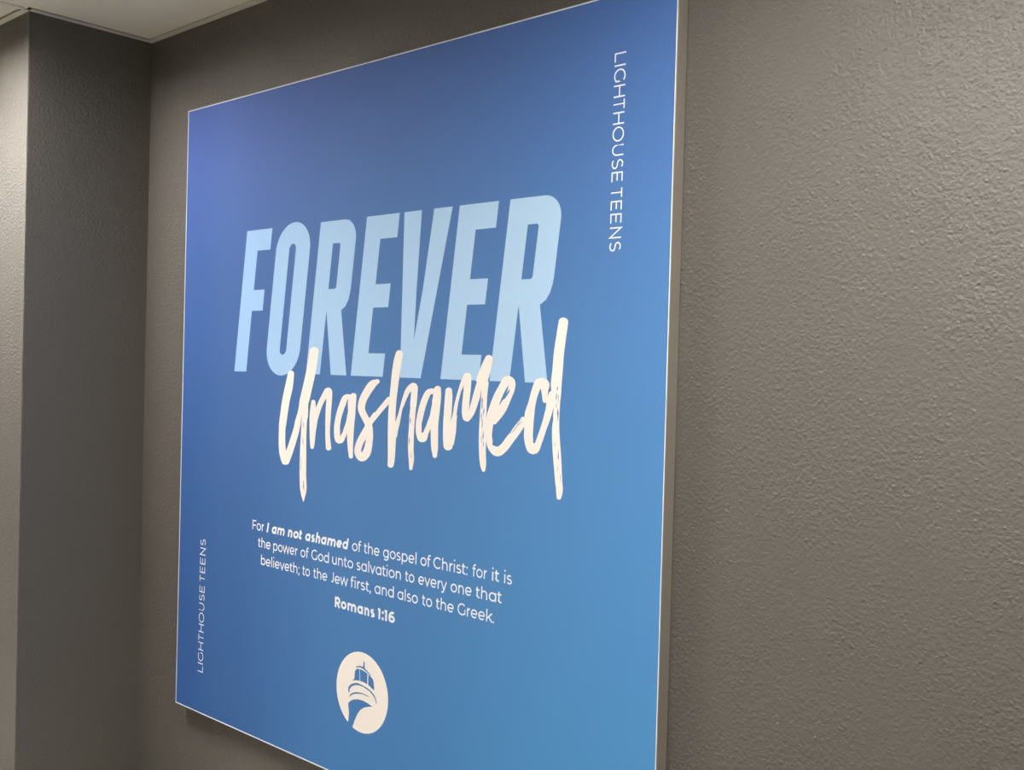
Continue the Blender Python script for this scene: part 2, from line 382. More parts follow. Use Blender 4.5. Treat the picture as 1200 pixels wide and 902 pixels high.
# ------------------------------------------------------------------ the poster artwork, in thousandths of the poster width
SCRIPT = [
    [(314.4,582.3,314.9,582.3),(312.2,582.2,317.1,581.9),(309.4,581.7,319.5,581),(307,580.5,321.3,579.5),(305.9,578.8,321.7,577.7),(305.1,576.4,321.4,575.3),(304.3,573.9,321.2,572.9),(303.5,571.5,321,570.4),(302.7,569.1,320.8,568),(301.9,566.7,320.5,565.5),(301.2,564.3,320.2,563),(300.4,561.9,319.8,560.5),(299.6,559.4,319.3,557.9),(298.8,556.8,318.6,555.1),(297.9,554.2,317.7,552.3),(297,551.4,316.8,549.5),(296.1,548.6,315.8,546.7),(295.3,545.8,314.8,543.9),(294.4,543,313.8,541.2),(293.6,540.2,312.9,538.6),(292.9,537.4,312.2,536),(292.2,534.8,311.5,533.7),(291.7,532.4,310.9,531.3),(291.1,529.9,310.4,529),(290.6,527.5,309.9,526.7),(290.2,525.1,309.3,524.3),(289.7,522.7,308.9,522),(289.3,520.4,308.4,519.7),(288.9,518,307.9,517.3),(288.4,515.5,307.3,514.8),(287.9,512.8,306.8,512.3),(287.4,510.2,306.3,509.6),(287,507.5,305.8,507),(286.6,505,305.4,504.5),(286.2,502.6,304.9,502.2),(285.9,500.5,304.5,500.2),(285.7,498.7,304.1,498.4),(285.7,497.9,303.9,497.7),(285.7,497.3,303.8,497.1),(285.7,496.8,303.6,496.6),(285.7,496.3,303.5,496.2),(285.7,495.7,303.3,495.8),(285.7,495.1,303.2,495.3),(285.8,494.4,303.1,494.8),(285.8,493.7,303,494.1),(285.8,491.6,302.8,492.2),(285.7,489.2,302.7,489.8),(285.7,486.4,302.6,487.1),(285.6,483.4,302.6,484.2),(285.6,480.3,302.6,481.2),(285.6,477.2,302.7,478.2),(285.7,474.1,302.9,475.4),(285.9,471.3,303.1,472.7),(286.1,469,303.3,470.5),(286.3,466.7,303.6,468.3),(286.5,464.3,303.9,466.1),(286.8,462,304.3,464),(287.2,459.8,304.7,462),(287.6,457.5,305.2,460),(288.1,455.2,305.8,458.2),(288.8,453,306.5,456.5),(289.5,451.1,307.2,455.2),(290.3,449.3,308,453.9),(291.2,447.7,309,452.6),(292.1,446,310,451.3),(293,444.5,311.1,450),(293.8,443.1,312.3,448.6),(294.6,441.7,313.5,447.2),(295.4,440.2,314.6,445.7),(297.6,438.5,315,443.5),(301.2,437.6,313.5,441.2),(304.9,437.7,310.9,439.4),(307.7,438.2,308.4,438.4)],
    [(301.5,437.9,300.9,438),(304.3,437.7,298.4,438.7),(308.1,438,295.8,440.2),(311.7,439.3,294.5,442.4),(314,441.2,295,444.7),(314.9,442.8,296.3,446.3),(315.8,444.4,297.5,447.9),(316.7,446,298.8,449.4),(317.6,447.6,300,451),(318.6,449.3,301.2,452.5),(319.5,451,302.4,454),(320.5,452.8,303.5,455.6),(321.5,454.6,304.6,457.2),(322.6,456.8,305.8,459.2),(323.7,459,307,461.3),(324.8,461.3,308.2,463.4),(325.8,463.6,309.3,465.6),(326.9,465.9,310.4,467.9),(328,468.2,311.6,470.2),(329,470.5,312.7,472.5),(330.1,472.9,313.9,474.9),(331.3,475.6,315.3,477.6),(332.6,478.5,316.7,480.5),(333.9,481.5,318.2,483.4),(335.2,484.5,319.6,486.4),(336.5,487.4,321,489.3),(337.7,490.3,322.3,492),(338.7,492.9,323.4,494.5),(339.6,495.3,324.2,496.7),(340.1,496.8,324.6,497.9),(340.4,498.1,325,498.9),(340.7,499.3,325.2,499.9),(340.9,500.3,325.4,500.9),(341.1,501.3,325.7,502),(341.3,502.2,326,503.2),(341.7,503.2,326.3,504.5),(342.1,504.2,326.8,505.9),(342.9,505.8,327.6,507.9),(343.9,507.6,328.5,509.9),(345,509.4,329.5,512),(346.3,511.4,330.5,514.2),(347.7,513.5,331.5,516.3),(349.1,515.6,332.4,518.4),(350.4,517.8,333.3,520.4),(351.7,520,333.9,522.4),(352.9,522.2,334.5,524.4),(354.2,524.4,335,526.5),(355.4,526.6,335.5,528.7),(356.5,528.8,335.9,530.9),(357.6,531,336.2,533.1),(358.7,533.1,336.7,535.3),(359.7,535.2,337.1,537.5),(360.7,537.4,337.7,539.8),(361.6,539.5,338.4,541.9),(362.3,541.6,339,544),(363.1,543.7,339.8,546.1),(363.8,545.8,340.5,548.2),(364.4,547.9,341.3,550.3),(365.1,550.1,342.1,552.5),(365.8,552.3,342.8,554.7),(366.5,554.6,343.6,557),(367.5,557.5,344.7,560),(368.6,560.6,345.7,563.1),(369.6,563.7,346.8,566.2),(370.7,566.9,347.9,569.5),(371.8,570.2,348.9,572.7),(372.9,573.6,350,576),(373.9,577,351,579.3),(374.9,580.4,352,582.6),(375.8,584.3,353,586.2),(376.7,588.1,353.9,590),(377.5,592.1,354.8,593.9),(378.3,596,355.7,597.8),(379,600,356.6,601.7),(379.8,603.9,357.5,605.7),(380.5,607.8,358.4,609.6),(381.3,611.7,359.3,613.6),(380.8,614.2,360.9,615.9),(378.3,616.4,364.2,617.6),(374.9,617.7,368.1,618.3),(372,618.3,371.2,618.3)],
    [(352,539.1,352.5,539.1),(350.3,538.9,354.2,539),(348.1,538.3,356.4,538.4),(346.4,537.1,358,537.3),(345.7,535.7,358.6,536),(345.6,532.6,358.6,533),(345.5,529.3,358.7,529.7),(345.4,525.9,358.8,526.4),(345.3,522.6,358.9,523),(345.2,519.5,358.9,519.9),(345,516.8,358.9,517),(344.8,514.8,358.7,514.6),(344.4,513.4,358.4,512.7),(344.5,513.7,358,511.8),(344.7,514,357.6,511.1),(344.8,514.2,357.2,510.5),(344.8,514.2,356.9,510.2),(344.5,513.9,356.9,510.2),(344.1,513.3,357,510.4),(343.7,512.6,357.2,510.7),(343.3,511.7,357.3,511),(342.9,509.5,356.9,509.3),(342.6,506.5,356.6,506.7),(342.4,503,356.4,503.3),(342.3,499,356.3,499.5),(342.2,494.7,356.2,495.3),(342.2,490.4,356.2,491),(342.1,486.3,356.1,486.9),(342,482.5,356.1,483.1),(341.9,478.9,356.1,479.6),(341.7,475.3,356.2,476),(341.5,471.7,356.3,472.5),(341.4,468.1,356.4,469),(341.3,464.5,356.6,465.4),(341.1,460.9,356.7,461.9),(341.1,457.4,356.9,458.4),(341,453.8,357,454.8),(341,450.2,357.1,451.3),(340.9,446.6,357.2,447.7),(340.9,442.9,357.3,444.1),(340.9,439.3,357.4,440.5),(341,435.6,357.5,436.9),(341.1,432.1,357.6,433.4),(341.2,428.5,357.7,430),(341.4,425.1,357.9,426.6),(341.6,422,358.1,423.7),(341.8,419,358.4,420.8),(342,415.9,358.8,417.9),(342.2,413,359.1,415),(342.5,410.2,359.4,412.1),(342.9,407.4,359.6,409.4),(343.4,404.8,359.6,406.7),(344,402.4,359.4,404.1),(344.5,400.7,359.1,402.2),(345.2,399,358.6,400.3),(345.9,397.3,358.1,398.5),(346.6,395.7,357.4,396.7),(347.4,394.1,356.8,395.1),(348.1,392.7,356.1,393.5),(348.8,391.4,355.5,392.1),(349.4,390.2,355,390.8),(349.7,389.6,354.8,390.2),(350,389.1,354.6,389.6),(350.2,388.6,354.4,389.1),(350.5,388.2,354.1,388.6),(350.7,387.7,353.9,388.1),(350.9,387.3,353.7,387.6),(351.2,386.9,353.5,387.1),(351.4,386.4,353.3,386.6),(351.5,386.2,353.2,386.4),(351.8,386.1,353,386.2),(352.1,386,352.7,386.1),(352.4,386,352.4,386)],
    [(370.8,539.9,371.2,539.9),(369.4,539.8,372.6,539.8),(367.7,539.3,374.3,539.4),(366.4,538.3,375.6,538.5),(365.9,537.2,376,537.4),(365.5,534.9,376.4,535.2),(365.1,532.6,376.7,532.8),(364.6,530.2,377,530.5),(364.2,527.9,377.4,528.2),(363.8,525.5,377.7,525.9),(363.4,523.3,378.1,523.8),(363.1,521.1,378.5,521.9),(362.9,519.1,379,520.2),(362.8,517.9,379.4,519.4),(362.7,516.7,379.8,518.7),(362.7,515.7,380.2,518.1),(362.7,514.9,380.7,517.4),(362.6,514.1,381.2,516.5),(362.5,513.4,381.6,515.5),(362.5,512.7,382,514.4),(362.5,511.9,382.3,513),(362.5,510,382.3,510.7),(362.6,507.6,382.1,508.1),(362.8,505,381.6,505.3),(362.9,502.2,381,502.4),(363.2,499.3,380.3,499.5),(363.4,496.4,379.6,496.6),(363.6,493.6,379,493.9),(363.8,491,378.5,491.5),(363.9,489.1,378.3,489.6),(364,487.1,378.1,487.7),(364.2,485.3,377.9,485.9),(364.3,483.5,377.7,484.1),(364.4,481.7,377.6,482.4),(364.6,480,377.4,480.7),(364.8,478.4,377.2,479),(365,476.9,377,477.4),(365.2,475.7,376.8,476.3),(365.4,474.6,376.6,475.1),(365.6,473.5,376.3,474.1),(365.8,472.5,376.1,473),(366,471.5,375.8,472),(366.3,470.5,375.5,471),(366.5,469.5,375.3,469.9),(366.7,468.5,375,468.9),(367.1,467.6,374.6,467.9),(368.2,466.9,373.5,467.1),(369.6,466.5,372.1,466.7),(370.7,466.5,371,466.5)],
    [(374.4,508,373.9,508),(376.3,507.9,372.2,508.5),(378.8,508.2,370.3,509.5),(381.1,509.1,369.2,510.9),(382.5,510.5,369.3,512.5),(383.7,513.1,370.6,515),(384.9,515.7,371.9,517.6),(386,518.3,373.3,520.2),(387.2,520.9,374.6,522.8),(388.3,523.4,375.9,525.4),(389.5,525.9,377.3,528),(390.8,528.2,378.7,530.5),(392.1,530.4,380.1,532.9),(393.2,532.2,381.4,534.8),(394.3,534,382.7,536.7),(395.5,535.7,383.9,538.5),(396.7,537.4,385.2,540.3),(397.9,539,386.6,542.1),(399.2,540.5,387.9,543.8),(400.5,542,389.2,545.5),(401.9,543.5,390.5,547.1),(403.3,544.9,391.7,548.6),(404.9,546.4,392.9,550.3),(406.5,547.8,394.2,552),(408,549.2,395.5,553.7),(409.4,550.2,396.9,555.4),(410.3,550.8,398.5,556.9),(409.9,550.5,401.2,558.6),(404.6,549.8,408.3,559.6),(400.1,551.7,414.1,556.9),(399.8,552.1,415.3,554.8),(400.1,551.4,415.8,553),(400.5,550.2,415.9,551.2),(400.8,548.6,415.9,549.3),(401.1,546.8,415.9,547.5),(401.3,545,415.8,545.7),(401.5,543.4,415.8,544),(401.7,541.3,415.8,541.7),(401.8,539.1,415.6,539.3),(401.7,536.8,415.4,536.8),(401.6,534.3,415.1,534.3),(401.5,531.8,414.8,531.8),(401.3,529.2,414.6,529.2),(401.2,526.7,414.3,526.7),(401.1,524.2,414.1,524.3),(401.1,521.5,413.9,521.7),(401.1,518.5,413.8,518.8),(401,515.4,413.6,515.7),(401,512.4,413.5,512.7),(401,509.6,413.3,510),(401,507.3,413.2,507.7),(401,505.5,413.1,505.9),(401.1,504.6,412.9,505),(401.1,504.5,412.9,505),(401.1,504.4,412.9,505),(401.1,504.3,412.9,505),(401.2,504.3,412.9,505),(401.2,504.2,412.9,505),(401.2,504.3,412.9,505),(401.2,504.3,412.9,504.9),(401.2,504.3,412.8,504.8),(401.3,503.5,412.8,504),(401.4,502.1,412.7,502.6),(401.5,500.2,412.7,500.7),(401.5,498,412.7,498.5),(401.6,495.6,412.7,496.2),(401.6,493.2,412.7,493.8),(401.7,490.9,412.8,491.6),(401.8,488.9,413,489.7),(401.9,487.3,413.1,488.3),(402.1,485.8,413.3,486.9),(402.2,484.4,413.6,485.5),(402.3,482.9,413.8,484.2),(402.5,481.5,414.1,482.8),(402.7,480.2,414.4,481.5),(402.8,478.9,414.7,480.2),(402.9,477.6,414.9,479),(403.1,476.6,415.2,478),(403.2,475.6,415.4,477),(403.3,474.6,415.6,476.1),(403.4,473.6,415.8,475.2),(403.6,472.7,416.1,474.3),(403.7,471.8,416.3,473.4),(403.8,470.9,416.5,472.5),(403.9,469.9,416.8,471.6),(404.8,468.6,416.4,470.1),(406.7,467.6,415,468.7),(409,467.3,413,467.8),(410.8,467.4,411.2,467.4)],
    [(463.8,548.1,463.8,547.8),(463.5,548.9,463.7,547),(462.6,550,463,545.8),(461,550.7,461.6,544.9),(459.1,550.9,459.8,544.5),(457.9,551,458.1,544.3),(456.6,551.1,456.3,544.1),(455.1,551.2,454.7,544),(453.4,551.3,453.4,543.9),(451.4,551.3,452.4,543.7),(449.2,551.2,451.8,543.6),(446.6,550.7,451.6,543.5),(443.9,549.7,451.9,543.5),(441.3,548.2,451.5,543.1),(439.3,546.5,451,542.5),(437.7,544.6,450.3,541.4),(436.4,542.7,449.5,540),(435.3,540.8,448.7,538.4),(434.3,538.9,447.9,536.6),(433.4,537.1,447,534.7),(432.5,535.4,446,532.9),(431.3,533.3,444.9,530.8),(430.2,531,443.8,528.7),(429.1,528.6,442.7,526.5),(428,526.1,441.6,524.2),(427,523.7,440.5,521.9),(426.1,521.2,439.6,519.6),(425.3,518.7,438.7,517.4),(424.6,516.2,438,515.1),(424,513.8,437.4,512.9),(423.4,511.4,436.8,510.6),(422.8,509,436.3,508.4),(422.4,506.5,435.8,506.2),(422,504,435.6,504),(421.8,501.5,435.5,501.9),(421.7,499.1,435.6,500),(421.8,496.7,435.9,498.1),(422,494.5,436.5,496.5),(422.3,492.2,437.3,494.6),(422.6,489.8,438.3,492.7),(423.1,487.5,439.4,491),(423.8,485.2,440.5,489.6),(424.9,483.1,441.3,488.8),(427.1,480.8,441.2,489.2),(433.9,478.7,436.4,490.5),(441.8,480.5,430.6,489.3),(444.7,482.7,430,488.8),(446.3,484.7,430.8,489.4),(447.6,486.6,432.1,490.7),(448.7,488.7,433.5,492.2),(449.7,490.7,435,493.9),(450.6,492.6,436.4,495.7),(451.6,494.4,437.7,497.4),(452.8,496.6,438.9,499.2),(454,498.8,440.1,501.2),(455.2,501.2,441.1,503.3),(456.3,503.5,442.1,505.5),(457.4,505.9,443,507.8),(458.5,508.2,443.9,510.1),(459.5,510.4,444.7,512.3),(460.5,512.6,445.6,514.5),(461.4,514.5,446.3,516.4),(462.2,516.4,446.9,518.3),(463,518.3,447.5,520.1),(463.8,520.2,448.1,521.9),(464.6,522.1,448.6,523.8),(465.3,523.9,449.1,525.6),(466,525.8,449.6,527.4),(466.7,527.7,450.1,529.2),(467.3,529.6,450.5,531),(467.9,531.5,450.9,532.8),(468.4,533.4,451.3,534.6),(469,535.3,451.7,536.5),(469.5,537.1,452.1,538.3),(470,538.9,452.5,540.2),(470.5,540.8,452.9,542.1),(471,542.6,453.3,543.9),(470.7,544.7,454.7,545.9),(468.8,546.5,457.4,547.4),(466,547.6,460.6,548),(463.7,548,463.1,548.1)],
    [(465,553.4,465.4,553.4),(463.1,553.3,467.2,553.2),(460.8,552.7,469.3,552.5),(458.9,551.6,470.9,551.2),(458.1,550.1,471.3,549.6),(457.5,547,471.2,546.6),(456.8,544,471,543.5),(456.1,540.9,470.9,540.5),(455.4,537.8,470.7,537.4),(454.8,534.7,470.6,534.4),(454.2,531.7,470.4,531.3),(453.6,528.6,470.2,528.3),(453.1,525.5,470,525.3),(452.8,522.4,469.7,522.2),(452.4,519.3,469.4,519.2),(452.1,516.2,469,516.1),(451.8,513.1,468.6,513.1),(451.6,510,468.3,510.1),(451.5,506.9,467.9,507.1),(451.5,503.7,467.6,504.1),(451.5,500.6,467.4,501.1),(451.6,497.4,467.2,498.1),(451.8,494.2,467,495),(452.1,491,466.9,491.9),(452.5,487.8,466.7,488.7),(452.9,484.7,466.6,485.7),(453.3,481.6,466.6,482.7),(453.8,478.7,466.5,479.8),(454.2,476,466.5,477),(454.6,473.9,466.5,475.1),(455,472,466.5,473.2),(455.4,470.2,466.5,471.4),(455.9,468.4,466.6,469.6),(456.3,466.7,466.6,467.9),(456.8,464.9,466.7,466.1),(457.2,463.2,466.8,464.3),(457.6,461.5,466.8,462.5),(458.2,460.5,466.5,461.4),(459.5,459.8,465.4,460.4),(461.1,459.5,464,459.8),(462.4,459.5,462.7,459.5)],
    [(520.5,573.1,520.7,573),(519.7,573.8,521.1,572.2),(518.3,574.4,521.3,571.1),(516.5,574.6,520.7,570),(514.9,574.3,519.5,569.2),(513.4,574.1,518.3,568.3),(511.9,573.9,517,567.5),(510.3,573.8,515.9,566.7),(508.5,573.5,514.8,566),(506.7,573.2,514,565.3),(504.7,572.7,513.2,564.7),(502.6,572.1,512.6,564.1),(500.6,571.1,512.2,563.5),(498.3,569.8,511.2,562.6),(496.2,568.3,510.1,561.5),(494.3,566.7,508.9,560.4),(492.6,565,507.5,559),(491.1,563.3,506.2,557.6),(489.6,561.6,504.7,556.2),(488.2,560,503.3,554.7),(486.9,558.4,502,553.1),(485.5,556.8,500.6,551.6),(484.1,555.1,499.3,550),(482.7,553.3,498,548.5),(481.4,551.5,496.7,547),(480.1,549.6,495.5,545.5),(478.9,547.7,494.5,544),(477.9,545.8,493.6,542.6),(477,543.8,492.9,541.3),(476.4,542.2,492.3,540.1),(475.9,540.5,491.8,538.8),(475.5,538.9,491.4,537.6),(475.2,537.2,491.1,536.4),(475,535.4,490.8,535.2),(475,533.7,490.7,534.2),(475.1,532,490.7,533.1),(475.5,530.2,490.8,532.2),(476.1,528.5,491,531.4),(476.9,526.9,491.4,530.7),(477.9,525.5,491.9,529.8),(478.9,524.1,492.5,528.8),(479.9,522.9,493.3,527.8),(481,521.7,494.2,526.7),(481.9,520.6,495.2,525.5),(482.8,519.5,496.2,524.3),(484,518.1,497.2,523.1),(485.3,516.6,498.3,521.9),(486.5,515.2,499.5,520.7),(487.8,513.9,500.8,519.4),(488.9,512.7,502.1,517.9),(489.9,511.5,503.5,516.4),(490.7,510.3,504.7,514.8),(491.4,509.2,505.8,513.1),(492.1,507.9,506.7,511.4),(492.7,506.6,507.4,509.7),(493.2,505.3,508,508),(493.7,503.9,508.5,506.3),(494.1,502.5,508.9,504.5),(494.5,501,509.2,502.8),(494.7,499.5,509.5,501),(494.9,498,509.7,499.2),(495,496.2,509.8,497.1),(495,494.4,509.9,495),(494.9,492.5,509.9,492.8),(494.7,490.5,509.8,490.7),(494.4,488.6,509.6,488.5),(494.1,486.6,509.4,486.3),(493.6,484.7,509.1,484.2),(493.1,482.8,508.8,482.2),(492.6,481.1,508.5,480.4),(492,479.4,508.2,478.6),(491.4,477.8,507.9,476.7),(490.8,476.2,507.5,474.8),(490.1,474.8,507,472.8),(489.3,473.6,506.3,470.9),(488.7,472.6,505.3,468.9),(487.9,471.7,504,467),(487.3,471.1,502.8,465.6),(486.5,470.3,501.5,464.2),(485.7,469.6,500,462.9),(485,468.9,498.3,461.6),(484.4,468.5,496.4,460.3),(484.3,468.4,494,459),(485.1,468.6,490.8,457.9),(487.1,468.9,486.5,457.2),(488.8,468.7,482.3,457.6),(489.2,468.5,479.3,458.6),(488.7,468.6,477.1,459.7),(487.9,468.9,475.3,461),(487,469.4,473.7,462.3),(486.2,469.9,472.4,463.7),(485.5,470.5,471.3,465.2),(485.1,470.8,470.3,466.8),(484.9,471.2,469.6,468.6),(484.8,471.8,469.4,470.5),(484.8,472.6,469.4,472.2),(484.9,473.6,469.6,474),(485.2,474.7,470,475.6),(485.6,476,470.5,477.2),(486.1,477.3,471,478.8),(486.6,478.5,471.6,480.4),(487.2,479.8,472.4,482.3),(488.1,481.3,473.5,484.2),(489.1,482.8,474.7,486.2),(490.2,484.3,475.9,488),(491.5,486,477.2,489.8),(492.8,487.6,478.5,491.6),(494.1,489.3,479.8,493.2),(495.3,491,480.9,494.8),(496.3,492.4,482,496.3),(497.3,493.7,483.2,497.7),(498.3,495.1,484.3,499.2),(499.3,496.5,485.5,500.5),(500.3,497.9,486.6,501.9),(501.3,499.3,487.7,503.1),(502.3,500.7,488.7,504.4),(503.2,502.1,489.7,505.6),(503.9,503.4,490.5,506.6),(504.5,504.7,491.3,507.6),(505.1,505.9,492.1,508.6),(505.5,507.1,492.9,509.7),(506,508.2,493.8,510.9),(506.5,509.2,494.7,512.1),(507,510.2,495.7,513.3),(507.7,511.2,496.9,514.7),(508.8,512.7,498.5,516.4),(510.5,514.4,500.3,518.3),(512.4,516.3,502.3,520.4),(514.3,518.2,504.3,522.3),(516.1,519.9,506.1,524.1),(517.6,521.2,507.7,525.6),(518.5,522.1,508.8,526.7),(516.4,521.1,511.8,528.3),(508.7,526.3,519.1,522.6),(508.2,525.6,518.3,521.8),(507.3,524.6,517.3,520.9),(506.3,523.4,516.1,519.7),(505.3,522.2,515,518.6),(504.4,521.1,514.1,517.7),(503.7,520.2,513.5,517.2),(510.3,515.1,506.5,521.7),(513.2,516.6,504.9,521),(514.8,518,506.3,522.1),(516.9,519.9,508.4,523.9),(519.5,522.2,510.9,526.2),(522.4,524.7,513.7,528.7),(525.3,527.3,516.6,531.3),(528,529.6,519.3,533.8),(530.4,531.7,521.8,535.9),(532.5,533.4,523.8,537.7),(534.6,535.1,525.9,539.5),(536.7,536.8,527.9,541.3),(538.8,538.5,529.9,543),(540.9,540.2,531.9,544.7),(543,541.9,533.9,546.5),(545.1,543.5,535.9,548.2),(547.1,545.2,537.9,549.9),(548.1,546.6,539.7,550.8),(547.9,548.1,542,551.1),(547,549.4,544.1,550.8),(545.9,550.2,545.6,550.3)],
    [(562.1,615.1,562.7,615),(560.1,615.2,564.6,614.6),(557.5,614.8,566.7,613.5),(555.1,613.7,568.2,611.8),(553.9,612,568.3,610),(553.4,610.9,568.1,608.8),(552.9,609.8,567.8,607.6),(552.4,608.6,567.6,606.4),(551.9,607.5,567.3,605.2),(551.4,606.3,567.1,604.1),(550.9,605,566.8,602.9),(550.5,603.6,566.6,601.7),(550,602.2,566.3,600.4),(549.4,600,565.9,598.3),(548.8,597.7,565.5,596.1),(548.3,595.2,565,593.7),(547.8,592.6,564.5,591.3),(547.4,590,564.1,588.8),(546.9,587.4,563.6,586.2),(546.5,584.8,563.1,583.7),(546.1,582.3,562.7,581.2),(545.8,579.8,562.3,578.9),(545.5,577.3,561.8,576.5),(545.3,574.8,561.4,574.1),(545,572.4,561,571.7),(544.8,569.9,560.6,569.2),(544.6,567.4,560.3,566.8),(544.4,565,559.9,564.4),(544.1,562.5,559.5,561.9),(543.8,560.1,559.2,559.5),(543.5,557.7,558.8,557),(543.2,555.2,558.5,554.6),(542.9,552.7,558.1,552.2),(542.6,550.2,557.8,549.8),(542.3,547.8,557.5,547.4),(542,545.2,557.3,545),(541.8,542.7,557.1,542.6),(541.6,539.9,556.9,540),(541.4,536.7,556.8,536.9),(541.3,533.5,556.8,533.7),(541.2,530.3,556.8,530.6),(541.1,527.4,556.8,527.8),(541,525.1,556.7,525.4),(540.9,523.6,556.7,523.8),(541.7,525.2,555.8,521),(556.6,524,540.9,523.1),(556.4,525.1,540.9,524.3),(556.3,526.7,540.9,526),(556.2,528.5,541,527.9),(556.1,530.4,541,529.8),(556,532,541,531.5),(556,533.1,541.1,532.6),(541.1,532.7,555.9,533.9),(541.1,532.1,556,532.8),(541.1,529.7,556.3,530.4),(541,526.1,556.6,526.9),(541,521.8,557,522.6),(540.9,517,557.4,517.8),(540.9,512.1,557.8,513),(540.9,507.6,558.1,508.5),(540.9,503.7,558.3,504.6),(541,500.6,558.3,501.5),(541.1,497.5,558.3,498.4),(541.2,494.5,558.3,495.4),(541.3,491.5,558.2,492.4),(541.5,488.6,558.1,489.4),(541.6,485.7,558,486.6),(541.7,483,557.8,483.8),(541.8,480.3,557.7,481.2),(541.9,478.2,557.7,479.1),(542,476.1,557.6,477),(542.1,474.1,557.5,475),(542.2,472.2,557.5,473.1),(542.3,470.3,557.4,471.1),(542.4,468.5,557.3,469.3),(542.4,466.8,557.1,467.4),(542.4,465.3,556.9,465.7),(542.4,464.2,556.7,464.5),(542.4,463.2,556.5,463.3),(542.3,462.2,556.3,462.2),(542.3,461.2,556,461.2),(542.2,460.2,555.8,460.2),(542.2,459.2,555.5,459.2),(542.1,458.2,555.3,458.2),(542,457.2,555.1,457.2),(542.4,455.6,554.2,455.6),(544,454.3,552.4,454.4),(546.1,453.7,550.1,453.7),(547.8,453.5,548.3,453.5)],
    [(555,495.2,554.5,495.2),(556.7,495.2,552.9,495.5),(558.8,495.7,551.1,496.3),(560.8,496.8,549.8,497.6),(561.7,498.2,549.6,499.1),(562.2,500.6,550.4,501.5),(562.8,503,551.1,503.9),(563.3,505.4,551.9,506.3),(563.8,507.8,552.6,508.7),(564.3,510.2,553.4,511.1),(564.9,512.6,554.1,513.4),(565.4,514.9,554.9,515.8),(565.9,517.2,555.6,518),(566.3,519.2,556.2,520),(566.7,521.2,556.7,521.9),(567.1,523.2,557.3,523.9),(567.5,525.1,557.8,525.8),(567.9,527,558.4,527.8),(568.3,528.8,559,529.7),(568.8,530.5,559.6,531.6),(569.4,532.3,560.3,533.6),(570.1,533.9,561,535.3),(570.8,535.5,561.7,537),(571.6,537,562.4,538.7),(572.5,538.5,563.2,540.4),(573.3,540.1,564,542.1),(574.3,541.6,564.8,543.7),(575.2,543.2,565.6,545.4),(576.2,544.9,566.5,547.1),(577.4,546.9,567.5,549),(578.5,549.1,568.6,551.2),(579.6,551.2,569.8,553.4),(580.8,553.4,571,555.7),(582,555.4,572.4,557.9),(583.2,557.2,573.8,560.1),(584.5,558.6,575.4,562.2),(585.9,559.8,577,564.1),(586.9,560.4,578.4,565.4),(588.1,561.1,579.8,566.6),(589.4,561.7,581.3,567.8),(590.7,562.2,582.9,568.9),(591.6,562.4,584.6,569.9),(592.1,562.4,586.7,570.9),(591.3,562.2,589.7,571.6),(587.9,562.5,594.8,571.1),(585.6,563.9,598.4,568.7),(585.4,564.3,599.6,566.5),(585.5,563.6,599.9,564.6),(585.7,562.4,599.9,562.8),(585.8,560.9,599.8,561),(585.8,559.2,599.7,559.2),(585.8,557.4,599.5,557.6),(585.9,555.8,599.5,556),(585.9,553.9,599.4,553.9),(585.7,551.7,599.2,551.5),(585.5,549.2,599,548.9),(585.2,546.7,598.7,546.3),(585,544.4,598.4,544),(584.8,542.5,598.2,542.2),(584.7,541.1,598,541),(584.9,539.9,597.8,541.3),(597.7,540,585.1,541.4),(597.8,540.5,585.2,541.5),(597.8,541,585.4,541.9),(597.8,541.5,585.6,542.4),(597.8,542.1,585.8,542.9),(597.8,542.5,586.1,543.4),(597.7,542.6,586.3,543.9),(586.3,542.7,597.8,544),(586.4,543,597.7,542.9),(586.3,542,597.6,541.7),(586.2,540.4,597.4,540.1),(585.9,538.4,597.1,538.1),(585.6,536.2,596.9,535.9),(585.2,533.9,596.7,533.6),(585,531.6,596.5,531.4),(584.8,529.6,596.3,529.5),(584.6,527.5,596.1,527.4),(584.5,525.3,595.9,525.3),(584.4,523.1,595.7,523.1),(584.3,520.8,595.5,520.9),(584.3,518.6,595.4,518.7),(584.2,516.4,595.2,516.6),(584.1,514.3,595,514.4),(584,512.2,594.9,512.3),(583.9,510.4,594.8,510.5),(583.8,508.6,594.7,508.8),(583.7,506.9,594.6,507.1),(583.6,505.2,594.6,505.4),(583.4,503.5,594.5,503.7),(583.3,501.8,594.5,502.1),(583.2,500,594.4,500.4),(583.2,498.2,594.4,498.6),(583.1,496.2,594.4,496.7),(583.1,494.2,594.4,494.7),(583,492.2,594.4,492.7),(583,490.2,594.4,490.7),(583,488.1,594.4,488.7),(583.1,486,594.4,486.7),(583.1,484,594.4,484.7),(583.3,481.9,594.5,482.8),(583.4,479.8,594.6,480.8),(583.7,477.7,594.8,478.9),(584,475.6,595,476.8),(584.2,473.5,595.3,474.8),(584.6,471.5,595.5,472.8),(584.9,469.6,595.6,470.7),(585.1,467.7,595.7,468.7),(585.4,466,595.6,466.7),(585.6,464.6,595.4,465.2),(585.8,463.3,595.2,463.7),(586,461.9,594.9,462.3),(586.1,460.6,594.5,460.9),(586.3,459.3,594.1,459.5),(586.5,458,593.7,458.2),(586.7,456.6,593.3,456.9),(586.8,455.3,593,455.5),(587.1,454.5,592.6,454.8),(587.8,454,591.8,454.1),(588.8,453.7,590.7,453.8),(589.7,453.6,589.9,453.6)],
